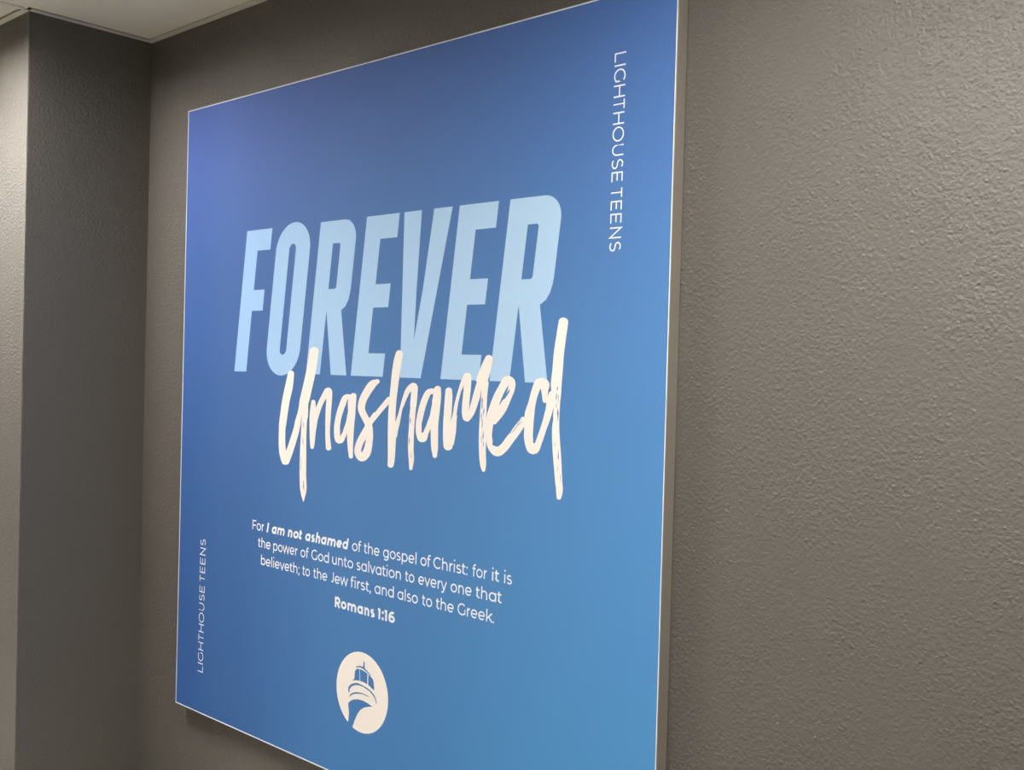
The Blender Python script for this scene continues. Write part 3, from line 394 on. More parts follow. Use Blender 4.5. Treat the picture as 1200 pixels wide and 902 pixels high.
    [(638.3,562.1,638.3,561.9),(637.9,563,638.2,561),(637,564.1,637.6,559.8),(635.5,564.9,636.3,558.8),(633.7,565.1,634.6,558.4),(632.4,565,632.9,558.2),(631,565,631.1,558),(629.5,565.1,629.5,557.9),(627.8,565.1,628.1,557.8),(625.9,565.1,627,557.7),(623.7,564.9,626.2,557.6),(621.4,564.4,625.7,557.4),(619.1,563.6,625.6,557.3),(616.8,562.3,625.1,556.9),(615,560.9,624.6,556.4),(613.6,559.4,624,555.6),(612.4,557.8,623.3,554.5),(611.3,556.2,622.6,553.2),(610.3,554.7,621.8,551.9),(609.4,553.2,621,550.4),(608.5,551.7,620.2,548.9),(607.4,549.8,619.3,547.1),(606.3,547.7,618.4,545.3),(605.4,545.5,617.6,543.3),(604.5,543.2,616.7,541.3),(603.6,541,615.9,539.2),(602.8,538.7,615.2,537.1),(602.1,536.5,614.4,535),(601.4,534.3,613.8,532.9),(600.7,532.2,613.1,530.8),(600.1,530,612.5,528.8),(599.5,527.8,611.9,526.7),(599,525.6,611.4,524.7),(598.5,523.4,611,522.7),(598.1,521.2,610.6,520.7),(597.8,519,610.4,518.8),(597.6,516.9,610.3,517),(597.5,515,610.2,515.4),(597.4,513.2,610.2,513.8),(597.5,511.4,610.3,512.3),(597.6,509.6,610.5,510.8),(597.8,507.8,610.7,509.4),(598,506,611,508.1),(598.4,504.3,611.5,507),(598.9,502.7,612.1,506),(599.4,501.4,612.7,505.4),(599.9,500.1,613.4,504.6),(600.5,498.7,614.2,503.9),(601.2,497.4,615,503.3),(602.1,496,615.7,503),(603.4,494.6,615.9,503.1),(606,493.2,614.8,503.8),(611.8,492.5,610.5,504.3),(617.3,494.3,606.5,503),(619.5,496.3,605.7,502.2),(620.5,498,606.1,502.3),(621.2,499.5,607,503),(621.6,501,608,504.1),(622,502.4,609,505.3),(622.4,503.7,610.1,506.5),(622.9,504.9,611,507.8),(623.7,506.4,612,509.2),(624.6,508,612.9,510.6),(625.5,509.6,613.7,512.1),(626.4,511.3,614.4,513.8),(627.4,513,615.2,515.4),(628.4,514.6,615.9,517.1),(629.3,516.3,616.7,518.9),(630.2,518,617.4,520.6),(631.2,519.8,618.3,522.5),(632.3,521.7,619.1,524.4),(633.4,523.6,620,526.3),(634.5,525.6,620.8,528.3),(635.5,527.5,621.6,530.2),(636.6,529.5,622.3,532.1),(637.5,531.5,623.1,534),(638.5,533.5,623.8,535.9),(639.3,535.5,624.4,537.7),(640.1,537.4,625.1,539.6),(640.8,539.4,625.7,541.4),(641.4,541.3,626.3,543.3),(642,543.2,626.9,545.2),(642.7,545.1,627.5,547.1),(643.3,547,628.2,549.1),(643.9,548.9,628.8,551),(643.9,550.9,630.1,552.8),(642.4,552.7,632.7,554),(640.2,553.8,635.5,554.5),(638.2,554.4,637.6,554.4)],
    [(638.6,568.9,639,568.9),(636.9,568.8,640.8,568.7),(634.7,568.2,642.8,568),(632.9,566.9,644.4,566.7),(632.2,565.4,644.8,565.1),(632,564.4,644.9,564.1),(631.7,563.5,645,563.2),(631.5,562.6,645.1,562.3),(631.2,561.7,645.2,561.4),(631,560.8,645.3,560.5),(630.8,559.8,645.4,559.5),(630.5,558.8,645.4,558.4),(630.3,557.7,645.5,557.3),(630,555.7,645.4,555.3),(629.7,553.6,645.3,553.1),(629.3,551.3,645.1,550.8),(629,548.8,644.9,548.4),(628.7,546.3,644.6,545.9),(628.5,543.8,644.3,543.4),(628.2,541.3,644.1,540.9),(627.9,538.9,643.8,538.5),(627.7,536.5,643.5,536.1),(627.4,534.2,643.2,533.7),(627.1,531.8,642.9,531.3),(626.9,529.3,642.5,528.9),(626.6,526.9,642.2,526.6),(626.4,524.5,641.9,524.3),(626.3,522.1,641.6,522.1),(626.2,519.7,641.5,520),(626.2,517.6,641.4,518.1),(626.3,515.6,641.3,516.3),(626.5,513.7,641.3,514.6),(626.6,511.8,641.3,512.8),(626.8,510,641.4,511),(627,508.1,641.4,509.2),(627.2,506.3,641.4,507.3),(627.3,504.4,641.5,505.3),(627.5,502.2,641.5,503.2),(627.6,500,641.6,501),(627.8,497.7,641.7,498.8),(627.9,495.5,641.8,496.5),(628.1,493.2,641.9,494.3),(628.3,491,642,492.1),(628.6,488.9,642,490),(628.9,486.9,641.9,488),(629.2,485.3,641.8,486.5),(629.6,483.9,641.7,485),(630,482.5,641.5,483.6),(630.5,481.1,641.3,482.2),(630.9,479.8,641.1,480.8),(631.4,478.5,640.9,479.5),(631.8,477.2,640.7,478.1),(632.2,475.8,640.6,476.7),(632.7,474.8,640.3,475.6),(633.9,474.1,639.2,474.7),(635.3,473.8,637.9,474.1),(636.5,473.8,636.8,473.8)],
    [(659.3,567.5,659.7,567.5),(657.6,567.3,661.4,567.3),(655.5,566.5,663.4,566.7),(653.9,565.2,665.1,565.5),(653.3,563.7,665.7,563.9),(653.2,562.2,665.8,562.5),(653,560.8,666,561.1),(652.9,559.4,666.1,559.7),(652.8,558,666.3,558.3),(652.7,556.5,666.5,556.8),(652.5,555.1,666.6,555.4),(652.4,553.5,666.7,553.8),(652.3,552,666.8,552.2),(652.2,549.9,666.9,550.1),(652,547.7,666.9,547.8),(651.9,545.4,666.9,545.5),(651.7,543,666.9,543.2),(651.6,540.6,666.8,540.8),(651.5,538.2,666.8,538.4),(651.3,535.8,666.8,536),(651.2,533.4,666.8,533.7),(651.1,531.1,666.8,531.4),(651,528.7,666.8,529),(650.8,526.4,666.8,526.7),(650.7,524,666.8,524.4),(650.6,521.6,666.8,522.1),(650.5,519.2,666.8,519.9),(650.5,516.9,666.9,517.7),(650.5,514.5,667.1,515.5),(650.5,512.3,667.4,513.6),(650.5,510.1,667.7,511.6),(650.6,507.9,668.1,509.6),(650.6,505.7,668.5,507.6),(650.7,503.7,668.9,505.6),(650.8,501.7,669.3,503.6),(650.9,499.9,669.6,501.7),(651.1,498.2,669.8,499.9),(651.2,497.1,669.8,498.6),(651.4,496,669.8,497.5),(651.5,494.9,669.8,496.3),(651.7,493.9,669.7,495.3),(651.9,492.9,669.7,494.2),(652.1,491.9,669.6,493.2),(652.3,490.9,669.5,492.2),(652.5,489.8,669.4,491.1),(653.4,487.7,668.7,488.9),(655.7,486.2,666.6,487.1),(658.6,485.5,663.9,485.9),(661,485.4,661.5,485.5)],
    [(667.5,492.3,667.3,492.3),(668.6,492.4,666.2,492.4),(669.9,492.8,665,492.9),(671,493.6,664.1,493.7),(671.5,494.5,663.9,494.7),(672,496.5,664,496.7),(672.4,498.5,664.1,498.7),(672.9,500.5,664.3,500.8),(673.3,502.5,664.4,502.8),(673.7,504.6,664.6,504.8),(674.1,506.6,664.7,506.8),(674.5,508.6,664.9,508.8),(674.8,510.7,665,510.8),(675,512.9,665.2,512.9),(675.2,515.1,665.3,515),(675.3,517.3,665.5,517.1),(675.3,519.4,665.7,519.3),(675.4,521.6,665.9,521.5),(675.4,523.7,666.1,523.7),(675.5,525.8,666.4,525.9),(675.7,527.9,666.7,528.1),(676,529.9,667,530.3),(676.3,532,667.4,532.5),(676.7,534.1,667.9,534.7),(677,536.3,668.3,536.9),(677.4,538.3,668.8,539),(677.8,540.3,669.3,541),(678.1,542.1,669.7,542.8),(678.4,543.8,670.1,544.4),(678.6,544.7,670.4,545.3),(678.7,545.5,670.6,546.1),(678.8,546.2,670.8,546.9),(678.9,546.9,671.1,547.6),(679,547.6,671.3,548.3),(679.1,548.3,671.5,549.1),(679.3,549,671.8,549.9),(679.5,549.9,672.1,550.8),(679.9,551.3,672.6,552.4),(680.5,552.9,673.1,554),(681.1,554.6,673.7,555.8),(681.8,556.4,674.4,557.6),(682.5,558.2,675,559.5),(683.3,560,675.7,561.4),(684.1,561.8,676.4,563.3),(685,563.5,677.1,565.1),(685.9,565.1,677.7,566.9),(686.9,566.7,678.4,568.7),(687.9,568.4,679.1,570.5),(689,570,679.8,572.3),(690,571.6,680.6,574.1),(691.1,573,681.3,575.8),(692.2,574.4,682.1,577.5),(693.2,575.6,682.9,579),(693.9,576.6,683.5,580),(694.7,577.6,684.1,581.1),(695.5,578.5,684.8,582.3),(696.2,579.4,685.5,583.4),(696.9,580,686.3,584.5),(697.2,580.2,687.3,585.6),(696.5,579.7,689,587),(689.9,579.5,696.6,587.3),(687.5,581.6,699.9,584.3),(687.4,581.4,700.4,582.2),(687.5,580,700.5,580.2),(687.5,578.1,700.5,578.1),(687.4,575.9,700.3,575.7),(687.3,573.6,700.2,573.4),(687.2,571.4,700,571.2),(687.1,569.4,699.9,569.2),(687,567.4,699.8,567.1),(686.8,565.4,699.6,565),(686.6,563.4,699.4,562.9),(686.3,561.3,699.1,560.8),(686.1,559.3,698.8,558.7),(685.8,557.2,698.6,556.6),(685.6,555.1,698.4,554.6),(685.4,553,698.2,552.6),(685.2,551.1,698,550.7),(685,549.2,697.8,548.8),(684.8,547.3,697.5,546.9),(684.6,545.3,697.3,545),(684.4,543.4,697.1,543.3),(684.3,541.5,697,541.6),(684.3,539.5,697.1,540.1),(684.3,537.7,697.2,538.7),(684.5,536.3,697.4,537.8),(684.7,535,697.6,537),(685,533.8,697.9,536.1),(685.3,532.7,698.2,535.3),(685.6,531.7,698.6,534.4),(685.9,530.7,699.1,533.5),(686.1,529.8,699.5,532.4),(686.4,528.8,699.9,531.4),(687.5,527.2,699.8,529.6),(689.8,526.2,698.5,527.9),(692.3,525.9,696.4,526.7),(694.2,526,694.6,526.1)],
    [(690.6,525.6,690.2,525.8),(692.3,525.1,688.7,526.6),(694.8,524.8,687.4,528.2),(697.4,525.4,687.1,530.1),(699.4,526.7,688,531.8),(700.2,527.5,688.9,532.8),(701,528.4,689.9,533.8),(701.9,529.3,690.8,534.7),(702.8,530.2,691.7,535.6),(703.8,531.3,692.4,536.4),(704.8,532.4,693.1,537.2),(705.8,533.6,693.8,538),(706.8,535,694.3,538.7),(707.8,536.6,695,539.9),(708.8,538.4,695.6,541.2),(709.6,540.1,696.2,542.7),(710.4,541.8,696.7,544.2),(711.1,543.5,697.3,545.9),(711.8,545.2,697.9,547.6),(712.5,546.8,698.5,549.4),(713.2,548.5,699.1,551.1),(714,550.2,699.9,552.9),(714.7,552.1,700.6,554.7),(715.5,554,701.3,556.6),(716.2,555.8,702.1,558.4),(716.9,557.7,702.9,560.3),(717.7,559.5,703.6,562.2),(718.5,561.2,704.3,564.1),(719.4,562.9,705,566),(720.3,564.4,705.6,567.8),(721.3,565.9,706.2,569.5),(722.4,567.3,706.7,571.2),(723.5,568.8,707.2,572.9),(724.6,570.2,707.7,574.5),(725.7,571.8,708.1,576.1),(726.8,573.4,708.7,577.7),(727.8,575.1,709.2,579.4),(728.8,577.1,710,581.3),(729.7,579.2,710.8,583.3),(730.6,581.3,711.7,585.3),(731.4,583.4,712.6,587.4),(732.2,585.5,713.6,589.4),(732.9,587.6,714.6,591.5),(733.6,589.7,715.6,593.5),(734.2,591.7,716.6,595.4),(734.7,593.4,717.5,597.1),(735.1,595.1,718.4,598.6),(735.5,596.8,719.4,600.2),(735.8,598.5,720.3,601.7),(736.1,600.1,721.3,603.3),(736.4,601.8,722.3,604.8),(736.7,603.4,723.3,606.3),(737,605.1,724.2,607.9),(737.1,606.9,725.5,609.4),(736,608.6,727.7,610.4),(734.1,609.8,730.2,610.6),(732.5,610.3,732,610.4)],
    [(724.2,579.7,724.7,579.7),(722.4,579.5,726.5,579.5),(720.1,578.8,728.7,578.7),(718.3,577.4,730.5,577.3),(717.6,575.6,731,575.6),(717.7,573.6,730.8,573.6),(717.9,571.6,730.6,571.6),(718.1,569.6,730.3,569.6),(718.2,567.6,730.1,567.6),(718.4,565.6,729.8,565.6),(718.5,563.6,729.6,563.6),(718.6,561.5,729.4,561.5),(718.6,559.5,729.3,559.5),(718.5,557.3,729.1,557.3),(718.5,555.1,729,555),(718.3,552.8,728.9,552.8),(718.2,550.6,728.9,550.5),(718,548.3,728.8,548.3),(717.8,546,728.8,546),(717.6,543.7,728.7,543.8),(717.5,541.5,728.7,541.5),(717.4,539.2,728.6,539.3),(717.2,537,728.6,537.1),(717.1,534.7,728.5,534.8),(717,532.5,728.4,532.6),(716.9,530.2,728.4,530.4),(716.8,527.9,728.4,528.2),(716.7,525.6,728.3,525.9),(716.6,523.4,728.4,523.7),(716.6,521.1,728.4,521.5),(716.5,518.8,728.5,519.3),(716.4,516.6,728.5,517.1),(716.3,514.3,728.6,514.9),(716.3,512,728.7,512.6),(716.3,509.8,728.8,510.4),(716.3,507.5,728.9,508.2),(716.3,505.2,729,506),(716.3,503,729,503.7),(716.4,500.7,729.1,501.5),(716.5,498.4,729.1,499.2),(716.6,496.2,729.1,497),(716.8,493.9,729.1,494.8),(716.9,491.6,729.2,492.6),(717.1,489.4,729.2,490.4),(717.3,487.1,729.3,488.2),(717.6,485,729.4,486.2),(717.8,482.8,729.6,484.1),(718.1,480.6,729.8,482),(718.4,478.5,730,479.9),(718.7,476.4,730.2,477.9),(719.1,474.5,730.3,475.9),(719.5,472.6,730.4,474.1),(719.9,471,730.3,472.4),(720.3,470,730.3,471.4),(720.7,469.1,730.1,470.4),(721.1,468.3,730,469.6),(721.5,467.5,729.8,468.7),(721.9,466.8,729.6,467.9),(722.3,466,729.5,467.1),(722.8,465.3,729.3,466.2),(723.2,464.5,729.1,465.4),(723.6,463.8,728.9,464.6),(724.5,463.3,728.3,463.8),(725.5,463.1,727.3,463.4),(726.3,463.1,726.5,463.2)],
    [(738.8,524.4,738.4,524.6),(740.3,524,737.1,525.4),(742.6,523.8,735.9,526.8),(745,524.4,735.5,528.5),(746.7,525.6,736.2,530.2),(748.5,527.4,737.7,532.1),(750.3,529.1,739.2,534.1),(752.1,530.9,740.7,536.1),(753.9,532.7,742.2,538),(755.7,534.5,743.6,539.9),(757.5,536.4,745.1,541.7),(759.2,538.3,746.5,543.6),(760.7,540.2,747.9,545.4),(762.1,542.1,749.3,547.1),(763.3,544.1,750.8,548.8),(764.5,546,752.3,550.5),(765.6,548,753.8,552.2),(766.7,550,755.2,553.9),(767.7,552,756.6,555.6),(768.7,553.9,757.9,557.3),(769.6,555.8,759,559),(770.5,557.6,760.1,560.6),(771.5,559.3,761.1,562.3),(772.4,561.1,762,563.9),(773.3,562.8,762.9,565.5),(774.2,564.6,763.6,567),(774.9,566.5,764.1,568.5),(775.6,568.3,764.5,569.7),(776,570,764.6,570.9),(776.3,571.4,764.6,571.8),(776.5,572.6,764.6,572.7),(776.6,573.9,764.4,573.5),(776.6,575.3,764.2,574.3),(776.5,576.7,763.9,574.9),(776.2,578.1,763.7,575.2),(775.6,579.7,763.5,575.3),(774.5,581.1,763.5,575.1),(773.1,582.3,763.8,574.8),(771.7,583.2,763.7,574.8),(770.3,583.9,763.6,574.8),(768.7,584.5,763.4,574.8),(767,584.9,763.3,574.8),(765.1,585.2,763.5,574.8),(762.9,585.2,764,574.8),(759.9,584.7,765.4,575),(757.1,583.5,766.2,575.4),(755.1,581.9,766.3,575.5),(753.7,580.4,765.8,575),(752.7,578.8,765,574.2),(751.8,577.4,764.2,573.1),(751,575.9,763.3,571.8),(750.2,574.7,762.3,570.4),(749.5,573.5,761.3,569),(748.5,572.2,760.3,567.7),(747.4,570.7,759.3,566.3),(746.3,569.2,758.4,564.9),(745.2,567.7,757.4,563.4),(744,566.1,756.6,562),(743,564.5,755.7,560.5),(741.9,562.9,754.9,559),(740.9,561.2,754.1,557.5),(739.8,559.3,753.2,555.9),(738.8,557.4,752.5,554.2),(737.9,555.5,751.7,552.4),(736.9,553.6,750.9,550.6),(736,551.7,750.2,548.8),(735.2,549.8,749.5,546.9),(734.4,548,748.8,545.1),(733.6,546.2,748,543.3),(733,544.7,747.4,541.8),(732.3,543.2,746.7,540.3),(731.7,541.7,746.1,538.8),(731.1,540.2,745.5,537.5),(730.5,538.6,745,536.1),(729.9,537,744.5,534.7),(729.4,535.3,744,533.4),(729,533.6,743.5,532),(728.6,531.7,743,530.4),(728.4,529.8,742.5,528.8),(728.3,527.8,742,527.1),(728.2,525.9,741.5,525.3),(728.1,523.9,741,523.6),(728.1,522,740.6,521.8),(728.1,520.1,740.3,520.1),(728.1,518.3,740,518.3),(728.1,516.6,739.8,516.6),(728.1,514.9,739.6,515),(728,513.2,739.4,513.3),(728,511.4,739.2,511.8),(728,509.6,739.2,510.2),(728.1,507.9,739.2,508.8),(728.3,506.1,739.4,507.5),(728.7,504.3,739.7,506.2),(729,502.7,740.1,505),(729.4,501.2,740.6,503.7),(729.9,499.6,741.2,502.5),(730.5,498,741.8,501.4),(731.1,496.5,742.5,500.4),(731.9,494.9,743.2,499.6),(732.9,493.4,744,498.8),(734,492,744.8,498.2),(735.1,490.8,745.7,497.7),(736.3,489.7,746.7,497.1),(737.7,488.5,747.7,496.7),(739.2,487.3,748.7,496.3),(740.9,486.3,749.5,496.1),(743.1,485.3,750,496.1),(745.7,484.6,750,496.2),(748.9,484.4,749.3,496.3),(752.2,484.8,748.6,496.3),(755,485.6,748.4,496.2),(757.2,486.7,748.9,496.3),(759.1,487.9,749.7,496.7),(760.7,489,750.7,497.2),(762.1,490.2,751.9,497.9),(763.4,491.2,753.2,498.7),(764.8,492.3,754.3,499.5),(766.5,493.8,755.5,500.4),(768.2,495.5,756.7,501.5),(769.7,497.1,757.9,502.7),(771.2,498.8,759.2,504.1),(772.5,500.4,760.5,505.6),(773.9,502,761.9,507.2),(775.1,503.4,763.3,508.8),(776.3,504.8,764.7,510.4),(777.6,506.2,766,511.8),(778.8,507.5,767.3,513.1),(780.1,508.8,768.5,514.5),(781.3,510.2,769.7,515.8),(782.6,511.5,770.9,517.1),(783.8,512.9,772.2,518.5),(785.1,514.3,773.4,519.8),(786.3,515.7,774.7,521.2),(787.7,517.4,776.1,522.7),(789.1,519.1,777.6,524.3),(790.5,520.8,779.1,526),(791.9,522.5,780.6,527.6),(793.2,524.3,782.2,529.3),(794.6,526,783.7,530.9),(795.9,527.7,785.3,532.6),(797.3,529.4,786.8,534.3),(798,531.1,788.5,535.5),(797.7,532.9,790.9,536),(796.5,534.3,793.2,535.8),(795.2,535.2,794.8,535.3)],
    [(825.2,554.3,825,554.3),(826.2,554.5,824,554.4),(827.4,555,822.7,554.7),(828.3,555.8,821.7,555.5),(828.6,556.8,821.3,556.5),(828.7,558.3,821,557.9),(828.8,559.9,820.8,559.5),(828.9,561.4,820.5,561),(829,562.9,820.2,562.5),(829.1,564.4,819.9,564),(829.3,565.9,819.6,565.4),(829.4,567.4,819.2,566.8),(829.6,568.8,818.8,568.2),(829.9,569.7,818.4,569.4),(830.3,570.8,818,570.7),(830.7,571.9,817.6,571.9),(831.2,573.2,817.1,572.8),(831.5,574.6,816.7,573.5),(831.6,576.3,816.3,573.7),(831,578.3,816.2,573.3),(829.6,580.4,816.5,572.7),(827.7,581.9,817.2,572.2),(825.8,582.8,817.3,572.1),(823.9,583.4,817.3,572.3),(822,583.8,817.2,572.4),(819.9,584,817.1,572.6),(817.7,584.1,817.2,572.8),(815.3,583.8,817.6,573),(812.3,582.9,818.9,573.5),(809.6,581.3,819.5,573.9),(807.9,579.4,819.4,574),(806.7,577.6,818.8,573.4),(805.9,575.8,818.1,572.4),(805.2,574.1,817.4,571.1),(804.6,572.4,816.6,569.6),(804,570.8,815.9,568.1),(803.4,569.3,815.1,566.6),(802.8,567.6,814.4,565.1),(802.1,565.7,813.8,563.5),(801.6,563.9,813.2,561.9),(801,562,812.6,560.2),(800.5,560.2,812.1,558.5),(800,558.3,811.6,556.7),(799.4,556.5,811.1,554.9),(798.9,554.8,810.7,553.1),(798.2,553.1,810.3,551.3),(797.5,551.4,809.9,549.5),(796.7,549.7,809.7,547.8),(795.9,547.9,809.4,546.1),(795.2,546.1,809.2,544.4),(794.5,544.3,809.1,542.7),(793.8,542.3,808.9,541.1),(793.4,540.3,808.7,539.4),(793,538.2,808.6,537.6),(792.8,536,808.4,535.7),(792.7,533.8,808.2,533.8),(792.7,531.6,808.1,531.8),(792.7,529.4,807.9,529.8),(792.8,527.3,807.8,527.8),(792.8,525.2,807.8,525.7),(792.9,523.2,807.7,523.7),(792.9,521.3,807.6,521.6),(792.8,519.4,807.5,519.6),(792.8,517.4,807.4,517.7),(792.8,515.3,807.3,515.9),(792.8,513.2,807.3,514.2),(793,511,807.5,512.6),(793.3,508.8,807.7,511.2),(793.8,506.6,808.2,510),(794.4,504.7,808.9,508.8),(795,502.7,809.8,507.4),(795.8,500.6,810.8,506),(796.7,498.6,811.9,504.8),(797.8,496.6,812.8,503.9),(799.4,494.6,813.4,503.6),(802.1,492.6,812.7,504.1),(808,491.3,808.9,504.9),(814.2,493,804.7,503.8),(816.9,495.2,804,503.1),(818.4,497.3,804.6,503.3),(819.4,499.2,805.7,504.2),(820.2,501.1,807,505.4),(820.9,503,808.3,506.8),(821.5,504.8,809.6,508.3),(822.2,506.4,810.7,509.7),(823.1,508.3,811.7,511.3),(823.9,510.4,812.6,512.9),(824.8,512.4,813.4,514.7),(825.6,514.5,814.1,516.6),(826.4,516.5,814.8,518.5),(827.1,518.5,815.5,520.5),(827.9,520.5,816.2,522.6),(828.7,522.3,817,524.6),(829.4,524.2,817.8,526.6),(830.3,526.1,818.6,528.5),(831.1,528,819.3,530.5),(831.9,530,820,532.4),(832.7,531.9,820.8,534.3),(833.5,533.8,821.4,536.2),(834.3,535.8,822.1,538),(835,537.7,822.7,539.8),(835.7,539.5,823.2,541.5),(836.3,541.3,823.7,543.3),(836.9,543.1,824.2,545),(837.4,544.9,824.7,546.7),(837.9,546.6,825.1,548.4),(838.4,548.3,825.6,550.1),(838.9,550.1,826.1,551.8),(839.3,551.8,826.6,553.5),(839.7,553.4,827,555.1),(840,555,827.5,556.6),(840.3,556.6,828,558.1),(840.6,558.2,828.5,559.7),(840.9,559.8,829,561.2),(841.1,561.3,829.5,562.8),(841.4,562.9,830,564.3),(841.6,564.4,830.5,565.9),(841.5,566,831.4,567.3),(840.3,567.5,833.2,568.4),(838.7,568.4,835.2,568.8),(837.2,568.8,836.8,568.8)],
    [(851.1,656.1,851.6,656),(849,656.1,853.5,655.5),(846.5,655.6,855.8,654.4),(844.3,654.2,857.4,652.5),(843.3,652.3,857.8,650.4),(842.9,650.2,857.5,648.4),(842.5,648.1,857.2,646.3),(842.1,646.1,856.9,644.2),(841.8,644,856.6,642.2),(841.4,641.9,856.3,640.1),(841,639.8,856,638),(840.6,637.7,855.6,635.9),(840.3,635.5,855.3,633.8),(839.8,633.1,855,631.3),(839.4,630.6,854.6,628.9),(839,628.1,854.3,626.4),(838.5,625.5,853.9,623.9),(838.1,622.9,853.6,621.3),(837.7,620.3,853.3,618.8),(837.3,617.7,853,616.4),(837,615.1,852.7,613.9),(836.7,612.4,852.5,611.5),(836.5,609.8,852.3,609),(836.3,607.2,852.2,606.5),(836.1,604.6,852,604),(835.9,602.1,851.9,601.5),(835.8,599.5,851.8,598.9),(835.6,597.1,851.7,596.4),(835.4,594.7,851.5,593.9),(835.2,592.5,851.4,591.6),(834.9,590.2,851.2,589.3),(834.6,588,851,587),(834.3,585.8,850.8,584.8),(834.1,583.5,850.7,582.7),(833.9,581.2,850.5,580.6),(833.7,579,850.4,578.7),(833.7,576.7,850.2,576.8),(833.8,574.8,850.2,575.1),(834,572.9,850.1,573.4),(834.2,571,850.1,571.7),(834.4,569.2,850.1,570),(834.8,567.4,850,568.4),(835.1,565.8,850,566.8),(835.4,564.2,849.9,565.2),(835.8,562.8,849.8,563.8),(836.1,561.9,849.7,563),(836.4,561,849.6,562.3),(836.8,560.3,849.5,561.6),(837.2,559.6,849.3,560.9),(837.5,559,849.2,560.1),(837.8,558.3,849.1,559.3),(838.1,557.6,849,558.3),(838.3,556.8,848.9,557.3),(838.6,554.9,848.7,555.2),(838.7,552.6,848.6,552.8),(838.8,550.1,848.5,550.2),(838.7,547.3,848.4,547.4),(838.6,544.6,848.3,544.6),(838.5,541.8,848.3,541.9),(838.4,539.2,848.3,539.3),(838.3,536.7,848.3,536.9),(838.2,534.9,848.3,535.1),(838.1,533.2,848.3,533.4),(837.9,531.6,848.3,531.7),(837.8,530,848.3,530.1),(837.6,528.3,848.4,528.6),(837.5,526.6,848.4,527),(837.4,524.9,848.5,525.4),(837.4,523,848.7,523.7),(837.4,520.6,848.8,521.4),(837.5,518,849.1,519),(837.7,515.3,849.4,516.4),(837.8,512.7,849.7,513.8),(838,510,850,511.2),(838.3,507.4,850.3,508.7),(838.5,504.9,850.6,506.2),(838.7,502.5,850.9,503.9),(838.9,500.7,851.1,502.1),(839,498.9,851.4,500.4),(839.2,497.2,851.6,498.8),(839.4,495.6,851.8,497.2),(839.7,493.9,852.1,495.6),(839.9,492.3,852.3,494),(840.1,490.7,852.5,492.3),(840.3,489.1,852.7,490.7),(840.6,487.4,852.9,489),(840.8,485.7,853.1,487.4),(841.1,484.1,853.2,485.7),(841.3,482.4,853.4,484),(841.6,480.7,853.6,482.4),(841.9,479.1,853.7,480.7),(842.1,477.4,853.9,479),(842.4,475.8,854,477.3),(842.6,474.1,854.2,475.7),(842.8,472.5,854.4,474),(843.1,470.8,854.5,472.3),(843.3,469.1,854.7,470.6),(843.5,467.5,854.8,469),(843.7,465.8,855,467.3),(843.9,464.1,855.2,465.7),(844.2,462.4,855.3,464),(844.5,460.7,855.5,462.4),(844.7,458.9,855.7,460.7),(845,457.2,856,459),(845.4,455.4,856.2,457.2),(845.6,453.8,856.4,455.4),(845.9,452.2,856.5,453.7),(846.2,450.8,856.6,452),(846.4,449.5,856.5,450.4),(846.5,448.7,856.3,449.3),(846.7,447.9,856.1,448.3),(846.8,447.2,855.8,447.3),(846.9,446.4,855.5,446.4),(847,445.6,855.2,445.6),(847.1,444.8,854.9,444.8),(847.2,444,854.6,444),(847.3,443.1,854.3,443.2),(847.6,442.1,853.9,442.2),(848.4,441.4,852.9,441.4),(849.5,441,851.7,441),(850.5,440.9,850.7,440.9)],
]
